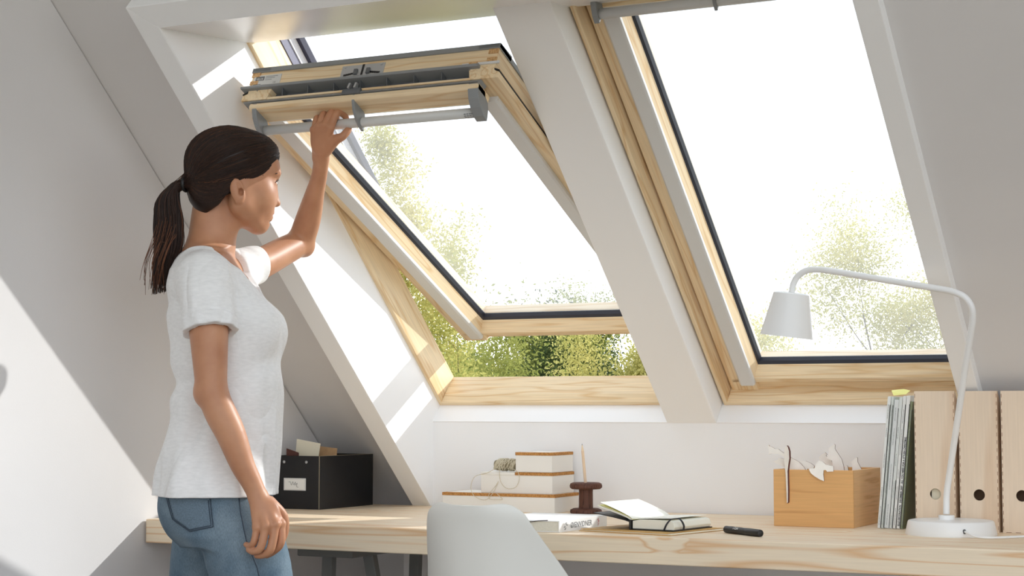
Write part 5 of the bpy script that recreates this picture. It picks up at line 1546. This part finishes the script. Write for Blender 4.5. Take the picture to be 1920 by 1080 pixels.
# ------------------------------------------------------------------ T-shirt
def cloth_mat(name, c1, c2, sc=700, bump=0.25):
    m, t, b = mat_base(name)
    co = t.nodes.new('ShaderNodeTexCoord'); n = t.nodes.new('ShaderNodeTexNoise'); n.inputs['Scale'].default_value = 60; n.inputs['Detail'].default_value = 5
    mp_ = t.nodes.new('ShaderNodeMapping'); mp_.inputs['Scale'].default_value = (1, 1, 3.5)
    t.links.new(co.outputs['Object'], mp_.inputs[0]); t.links.new(mp_.outputs[0], n.inputs['Vector'])
    rp = t.nodes.new('ShaderNodeValToRGB'); rp.color_ramp.elements[0].position = 0.3; rp.color_ramp.elements[0].color = c1; rp.color_ramp.elements[1].position = 0.7; rp.color_ramp.elements[1].color = c2
    t.links.new(n.outputs['Fac'], rp.inputs[0]); t.links.new(rp.outputs[0], b.inputs['Base Color'])
    n2 = t.nodes.new('ShaderNodeTexNoise'); n2.inputs['Scale'].default_value = sc; n2.inputs['Detail'].default_value = 2
    t.links.new(co.outputs['Object'], n2.inputs['Vector'])
    bp = t.nodes.new('ShaderNodeBump'); bp.inputs['Strength'].default_value = bump; bp.inputs['Distance'].default_value = 0.001
    t.links.new(n2.outputs['Fac'], bp.inputs['Height'])
    # soft wrinkles of the cloth
    mw = t.nodes.new('ShaderNodeMapping'); mw.inputs['Scale'].default_value = (7, 7, 3.6); mw.inputs['Rotation'].default_value = (0.3, 0.5, 0)
    t.links.new(co.outputs['Object'], mw.inputs[0])
    nw = t.nodes.new('ShaderNodeTexNoise'); nw.inputs['Scale'].default_value = 1.0; nw.inputs['Detail'].default_value = 1.5; nw.inputs['Distortion'].default_value = 0.9
    t.links.new(mw.outputs[0], nw.inputs['Vector'])
    pk = t.nodes.new('ShaderNodeMath'); pk.operation = 'PINGPONG'; pk.inputs[1].default_value = 0.12
    t.links.new(nw.outputs['Fac'], pk.inputs[0])
    bw = t.nodes.new('ShaderNodeBump'); bw.inputs['Strength'].default_value = 0.5; bw.inputs['Distance'].default_value = 0.055
    t.links.new(pk.outputs[0], bw.inputs['Height']); t.links.new(bp.outputs[0], bw.inputs['Normal'])
    t.links.new(bw.outputs[0], b.inputs['Normal'])
    b.inputs['Roughness'].default_value = 0.9; b.inputs['Specular IOR Level'].default_value = 0.15
    return m
M['tee'] = cloth_mat('white_cotton', srgb(232, 232, 231), srgb(242, 242, 241))
def build_tee():
    S_ = Field((-0.19, -0.30, 0.815), (0.19, 0.27, 1.44), 0.0030)
    def wob(X, Y, Z):
        th_ = np.arctan2(Y, X)
        low = np.clip((1.16 - Z) / 0.30, 0, 1)
        w = 0.0052 * low * np.sin(7 * th_ + 2.2 * np.sin(6 * Z + 1.0)) + 0.0030 * low * np.sin(16 * th_ + 12 * Z)
        mid = np.exp(-((Z - 1.10) / 0.07) ** 2)
        w = w + 0.0065 * mid * np.sin(62 * Z + 26 * X + 10 * Y) * np.clip(-X / 0.1 + 0.5, 0, 1)
        dg = np.exp(-((Z - 1.02 - 0.9 * X) / 0.10) ** 2)
        w = w + 0.0040 * dg * np.sin(48 * (Z * 0.7 - X) + 14 * Y)
        ch = np.exp(-((Z - 1.29) / 0.06) ** 2)
        w = w + 0.0036 * ch * np.sin(55 * (X * 0.8 + Z) + 20 * Y)
        return w
    loft(S_, [(1.405, -0.100, 0.006, 0.085, 0), (1.385, -0.114, 0.030, 0.125, 0), (1.360, -0.126, 0.060, 0.158, 0), (1.32, -0.130, 0.084, 0.168, 0), (1.297, -0.130, 0.098, 0.170, 0), (1.259, -0.130, 0.126, 0.168, 0), (1.215, -0.127, 0.136, 0.162, 0), (1.15, -0.118, 0.136, 0.156, 0), (1.10, -0.114, 0.137, 0.154, 0), (1.02, -0.121, 0.136, 0.160, 0), (0.96, -0.132, 0.134, 0.174, 0), (0.90, -0.144, 0.130, 0.186, 0), (0.835, -0.154, 0.128, 0.198, 0)], 0.02, wob=wob)
    for sy in (-1, 1):
        S_.ell((0.080, sy * 0.070, 1.222), (0.058, 0.062, 0.062), 0.035)
    # shoulders and sleeves
    S_.cone((-0.045, -0.055, 1.382), (-0.024, -0.150, 1.338), 0.038, 0.052, 0.03)
    S_.chain([(-0.022, -0.150, 1.338), (-0.014, -0.176, 1.300), (-0.004, -0.196, 1.235)], [0.058, 0.060, 0.0590], 0.022)
    S_.cone((-0.040, 0.050, 1.397), (0.010, 0.130, 1.370), 0.042, 0.048, 0.03)
    S_.chain([(0.010, 0.135, 1.375), (0.034, 0.172, 1.388), (0.052, 0.196, 1.394)], [0.052, 0.050, 0.0475], 0.02)
    # flat sleeve ends
    def endcut(c, d, lim):
        c = np.array(c); d = np.array(d) / np.linalg.norm(d)
        return lambda X, Y, Z: np.maximum(-((X - c[0]) * d[0] + (Y - c[1]) * d[1] + (Z - c[2]) * d[2]), lim - np.abs(Y))
    S_.put(endcut((0.050, 0.194, 1.394), (0.6, 0.78, 0.14), 0.150), (0.0, 0.150, 1.32), (0.14, 0.27, 1.44), 0.004, op='sub')
    nd = (0.13, -0.30, -0.94)
    S_.put(endcut((0.0, -0.200, 1.222), nd, 0.161), (-0.08, -0.29, 1.12), (0.075, -0.155, 1.23), 0.003, op='sub')
    # rolled cuff
    d = np.array(nd) / np.linalg.norm(nd)
    def cuff(X, Y, Z):
        px, py, pz = X - 0.000, Y + 0.200, Z - 1.2235
        t = px * d[0] + py * d[1] + pz * d[2]
        qx, qy, qz = px - t * d[0], py - t * d[1], pz - t * d[2]
        r = np.sqrt(qx ** 2 + qy ** 2 + qz ** 2)
        rad = np.maximum(np.abs(r - 0.0545 - 0.0015 * np.sin(9 * np.arctan2(qy, qx))) - 0.0065, np.abs(t) - 0.0135)
        return rad - 0.002
    S_.put(cuff, (-0.07, -0.27, 1.17), (0.07, -0.13, 1.28), 0.002)
    # V neckline
    def neck(X, Y, Z):
        f_ = np.clip((X + 0.050) / 0.120, 0, 1)
        zn = 1.4000 - f_ * np.maximum(0.0, 0.097 - 0.55 * np.abs(Y - 0.006))
        zn = zn - 0.012 * np.exp(-((X + 0.01) / 0.05) ** 2) * np.exp(-((np.abs(Y) - 0.075) / 0.03) ** 2)
        zn = zn + 0.5 * np.maximum(0, np.abs(Y) - 0.060)
        return np.maximum((zn - Z) * 0.75, np.abs(Y) - 0.084)
    S_.put(neck, (-0.12, -0.098, 1.30), (0.13, 0.098, 1.44), 0.0025, op='sub')
    # hollow under the hem
    loft_c = [(0.80, -0.145, 0.116, 0.174, 0), (0.850, -0.143, 0.117, 0.172, 0)]
    return S_.mesh('t_shirt')
tee = obj('t_shirt', build_tee(), M['tee'], wroot)
sbv = BVHTree.FromPolygons([v.co for v in tee.data.vertices], [tuple(p.vertices) for p in tee.data.polygons])
bm_ = body.data
cand_ = np.nonzero((co_[:, 2] > 1.05) & (co_[:, 2] < 1.45) & (co_[:, 1] > -0.235) & (co_[:, 1] < 0.21))[0]
for vi in cand_:
    x_, y_, z_ = [float(q) for q in co_[vi]]
    f_ = min(1.0, max(0.0, (x_ + 0.050) / 0.120))
    zn_ = 1.4000 - f_ * max(0.0, 0.097 - 0.55 * abs(y_ - 0.006)) + 0.5 * max(0.0, abs(y_) - 0.060)
    if abs(y_) < 0.086 and z_ > zn_ - 0.006: continue
    p_, n_, _, d_ = sbv.find_nearest(Vector((x_, y_, z_)))
    if p_ is None or d_ > 0.022: continue
    if abs(y_) > 0.15 and z_ < 1.24 and y_ < 0: continue
    if y_ > 0.17: continue
    if (Vector((x_, y_, z_)) - p_).dot(n_) > -0.004:
        bm_.vertices[int(vi)].co = p_ - n_ * 0.005
bm_.update()
tee['label'] = 'loose white cotton T-shirt with a rolled sleeve'

# ------------------------------------------------------------------ jeans
def denim_mat():
    m, t, b = mat_base('denim')
    co = t.nodes.new('ShaderNodeTexCoord')
    n = t.nodes.new('ShaderNodeTexNoise'); n.inputs['Scale'].default_value = 9; n.inputs['Detail'].default_value = 4
    t.links.new(co.outputs['Object'], n.inputs['Vector'])
    rp = t.nodes.new('ShaderNodeValToRGB'); rp.color_ramp.elements[0].position = 0.32; rp.color_ramp.elements[0].color = srgb(82, 104, 122); rp.color_ramp.elements[1].position = 0.68; rp.color_ramp.elements[1].color = srgb(128, 146, 158)
    t.links.new(n.outputs['Fac'], rp.inputs[0])
    mp_ = t.nodes.new('ShaderNodeMapping'); mp_.inputs['Scale'].default_value = (900, 900, 160)
    t.links.new(co.outputs['Object'], mp_.inputs[0])
    n2 = t.nodes.new('ShaderNodeTexNoise'); n2.inputs['Scale'].default_value = 1; n2.inputs['Detail'].default_value = 2
    t.links.new(mp_.outputs[0], n2.inputs['Vector'])
    r2 = t.nodes.new('ShaderNodeMapRange'); r2.inputs[1].default_value = 0.3; r2.inputs[2].default_value = 0.7; r2.inputs[3].default_value = 0.72; r2.inputs[4].default_value = 1.1
    t.links.new(n2.outputs['Fac'], r2.inputs[0])
    mx = t.nodes.new('ShaderNodeMixRGB'); mx.blend_type = 'MULTIPLY'; mx.inputs[0].default_value = 1
    t.links.new(rp.outputs[0], mx.inputs[1]); t.links.new(r2.outputs[0], mx.inputs[2])
    t.links.new(mx.outputs[0], b.inputs['Base Color'])
    b.inputs['Roughness'].default_value = 0.9; b.inputs['Specular IOR Level'].default_value = 0.15
    return m
M['jeans'] = denim_mat()
def build_jeans():
    J = Field((-0.30, -0.24, 0.06), (0.25, 0.24, 0.93), 0.0045)
    loft(J, [(0.92, -0.120, 0.108, 0.158, 0), (0.86, -0.130, 0.114, 0.168, 0), (0.80, -0.130, 0.118, 0.174, 0), (0.745, -0.110, 0.115, 0.176, 0), (0.72, -0.090, 0.105, 0.165, 0)], 0.02)
    for sy, ox in ((-1, 0.0), (1, 0.0)):
        J.ell((-0.060 + ox, sy * 0.078, 0.812), (0.074, 0.080, 0.085), 0.03)
    J.chain([(0.045, -0.088, 0.79), (0.072, -0.094, 0.70), (0.096, -0.098, 0.62), (0.118, -0.098, 0.47), (0.112, -0.096, 0.32), (0.095, -0.096, 0.085)], [0.086, 0.095, 0.086, 0.064, 0.060, 0.046], 0.02)
    J.chain([(-0.028, 0.085, 0.80), (-0.046, 0.088, 0.70), (-0.060, 0.088, 0.62), (-0.092, 0.088, 0.47), (-0.135, 0.088, 0.32), (-0.185, 0.088, 0.085)], [0.092, 0.088, 0.080, 0.062, 0.058, 0.046], 0.02)
    # cleft at the seat
    J.cone((-0.155, 0.004, 0.885), (-0.138, 0.004, 0.74), 0.012, 0.020, 0.02, op='sub')
    return J.mesh('jeans')
jm = build_jeans()
jeans = obj('jeans', jm, M['jeans'], wroot)
jeans['label'] = 'faded blue denim jeans'
jbv = BVHTree.FromPolygons([v.co for v in jm.vertices], [tuple(p.vertices) for p in jm.polygons])
def onjeans(x, z, off=0.0015):
    hit = jbv.ray_cast(Vector((x, -0.5, z)), Vector((0, 1, 0)))
    if hit[0] is None: return None
    return hit[0] + hit[1] * off if hit[1].y < 0 else hit[0] - hit[1] * off
M['stitch'] = plain('denim_stitch', srgb(52, 64, 78), rough=0.8)
M['pocket'] = plain('denim_pocket', srgb(112, 130, 144), rough=0.9, spec=0.15, noise=0.3, nscale=400)
PK = [(-0.108, 0.852), (0.0015, 0.833), (0.0107, 0.770), (-0.0447, 0.759), (-0.086, 0.786)]
def inside(p, poly):
    r_ = False
    for i in range(len(poly)):
        a, b = poly[i], poly[i - 1]
        if (a[1] > p[1]) != (b[1] > p[1]) and p[0] < (b[0] - a[0]) * (p[1] - a[1]) / (b[1] - a[1]) + a[0]: r_ = not r_
    return r_
def dense(poly, step=0.006, closed=True):
    out = []
    for i in range(len(poly) - (0 if closed else 1)):
        a, b = poly[i], poly[(i + 1) % len(poly)]
        n = max(1, int(math.hypot(b[0] - a[0], b[1] - a[1]) / step))
        out += [(a[0] + (b[0] - a[0]) * k / n, a[1] + (b[1] - a[1]) * k / n) for k in range(n)]
    if not closed: out.append(poly[-1])
    return out
cx_ = sum(p[0] for p in PK) / 5; cz_ = sum(p[1] for p in PK) / 5
ring = dense(PK)
V, Fc = [], []
lev = [1.0, 0.97, 0.75, 0.5, 0.25]
ok_ = True
for li, l_ in enumerate(lev):
    for (x, z) in ring:
        p = onjeans(cx_ + (x - cx_) * l_, cz_ + (z - cz_) * l_, 0.0002 if li == 0 else 0.0022)
        V.append(p if p is not None else Vector((x, 0.0, z)))
n = len(ring)
for li in range(len(lev) - 1):
    for k in range(n):
        a = li * n + k; b = li * n + (k + 1) % n
        Fc.append((a, b, b + n, a + n))
Fc.append(tuple((len(lev) - 1) * n + k for k in range(n)))
mk('back_pocket', V, Fc, M['pocket'], jeans, smooth=True, recalc=True)
for l_ in (0.985, 0.90):
    pp = [onjeans(cx_ + (x - cx_) * l_, cz_ + (z - cz_) * l_, 0.0026) for x, z in dense(PK[1:] + PK[:1], 0.005, False)]
    tube('pocket_stitch', [p for p in pp if p is not None], 0.0010, M['stitch'], jeans, n=5)
pp = [onjeans(x, z, 0.0012) for x, z in dense([(0.062, 0.845), (0.070, 0.80), (0.085, 0.74), (0.110, 0.68), (0.130, 0.60), (0.135, 0.45)], 0.01, False)]
tube('side_seam', [p for p in pp if p is not None], 0.0014, M['stitch'], jeans, n=5)
# shoes, below the picture
M['shoe'] = plain('shoe_canvas', srgb(206, 202, 194), rough=0.8)
for (sx, sy) in ((0.10, -0.096), (-0.185, 0.088)):
    Sf = Field((sx - 0.12, sy - 0.08, -0.01), (sx + 0.22, sy + 0.08, 0.16), 0.005)
    Sf.chain([(sx - 0.045, sy, 0.040), (sx + 0.05, sy, 0.040), (sx + 0.15, sy - 0.006, 0.030)], [0.040, 0.042, 0.030], 0.02)
    Sf.cone((sx, sy, 0.05), (sx - 0.005, sy, 0.11), 0.045, 0.046, 0.02)
    Sf.put(lambda X, Y, Z: Z - 0.0 + 0 * X + 0 * Y, (sx - 0.12, sy - 0.08, -0.02), (sx + 0.22, sy + 0.08, 0.02), 0.002, op='sub')
    so = obj('shoe', Sf.mesh('shoe'), M['shoe'], wroot)
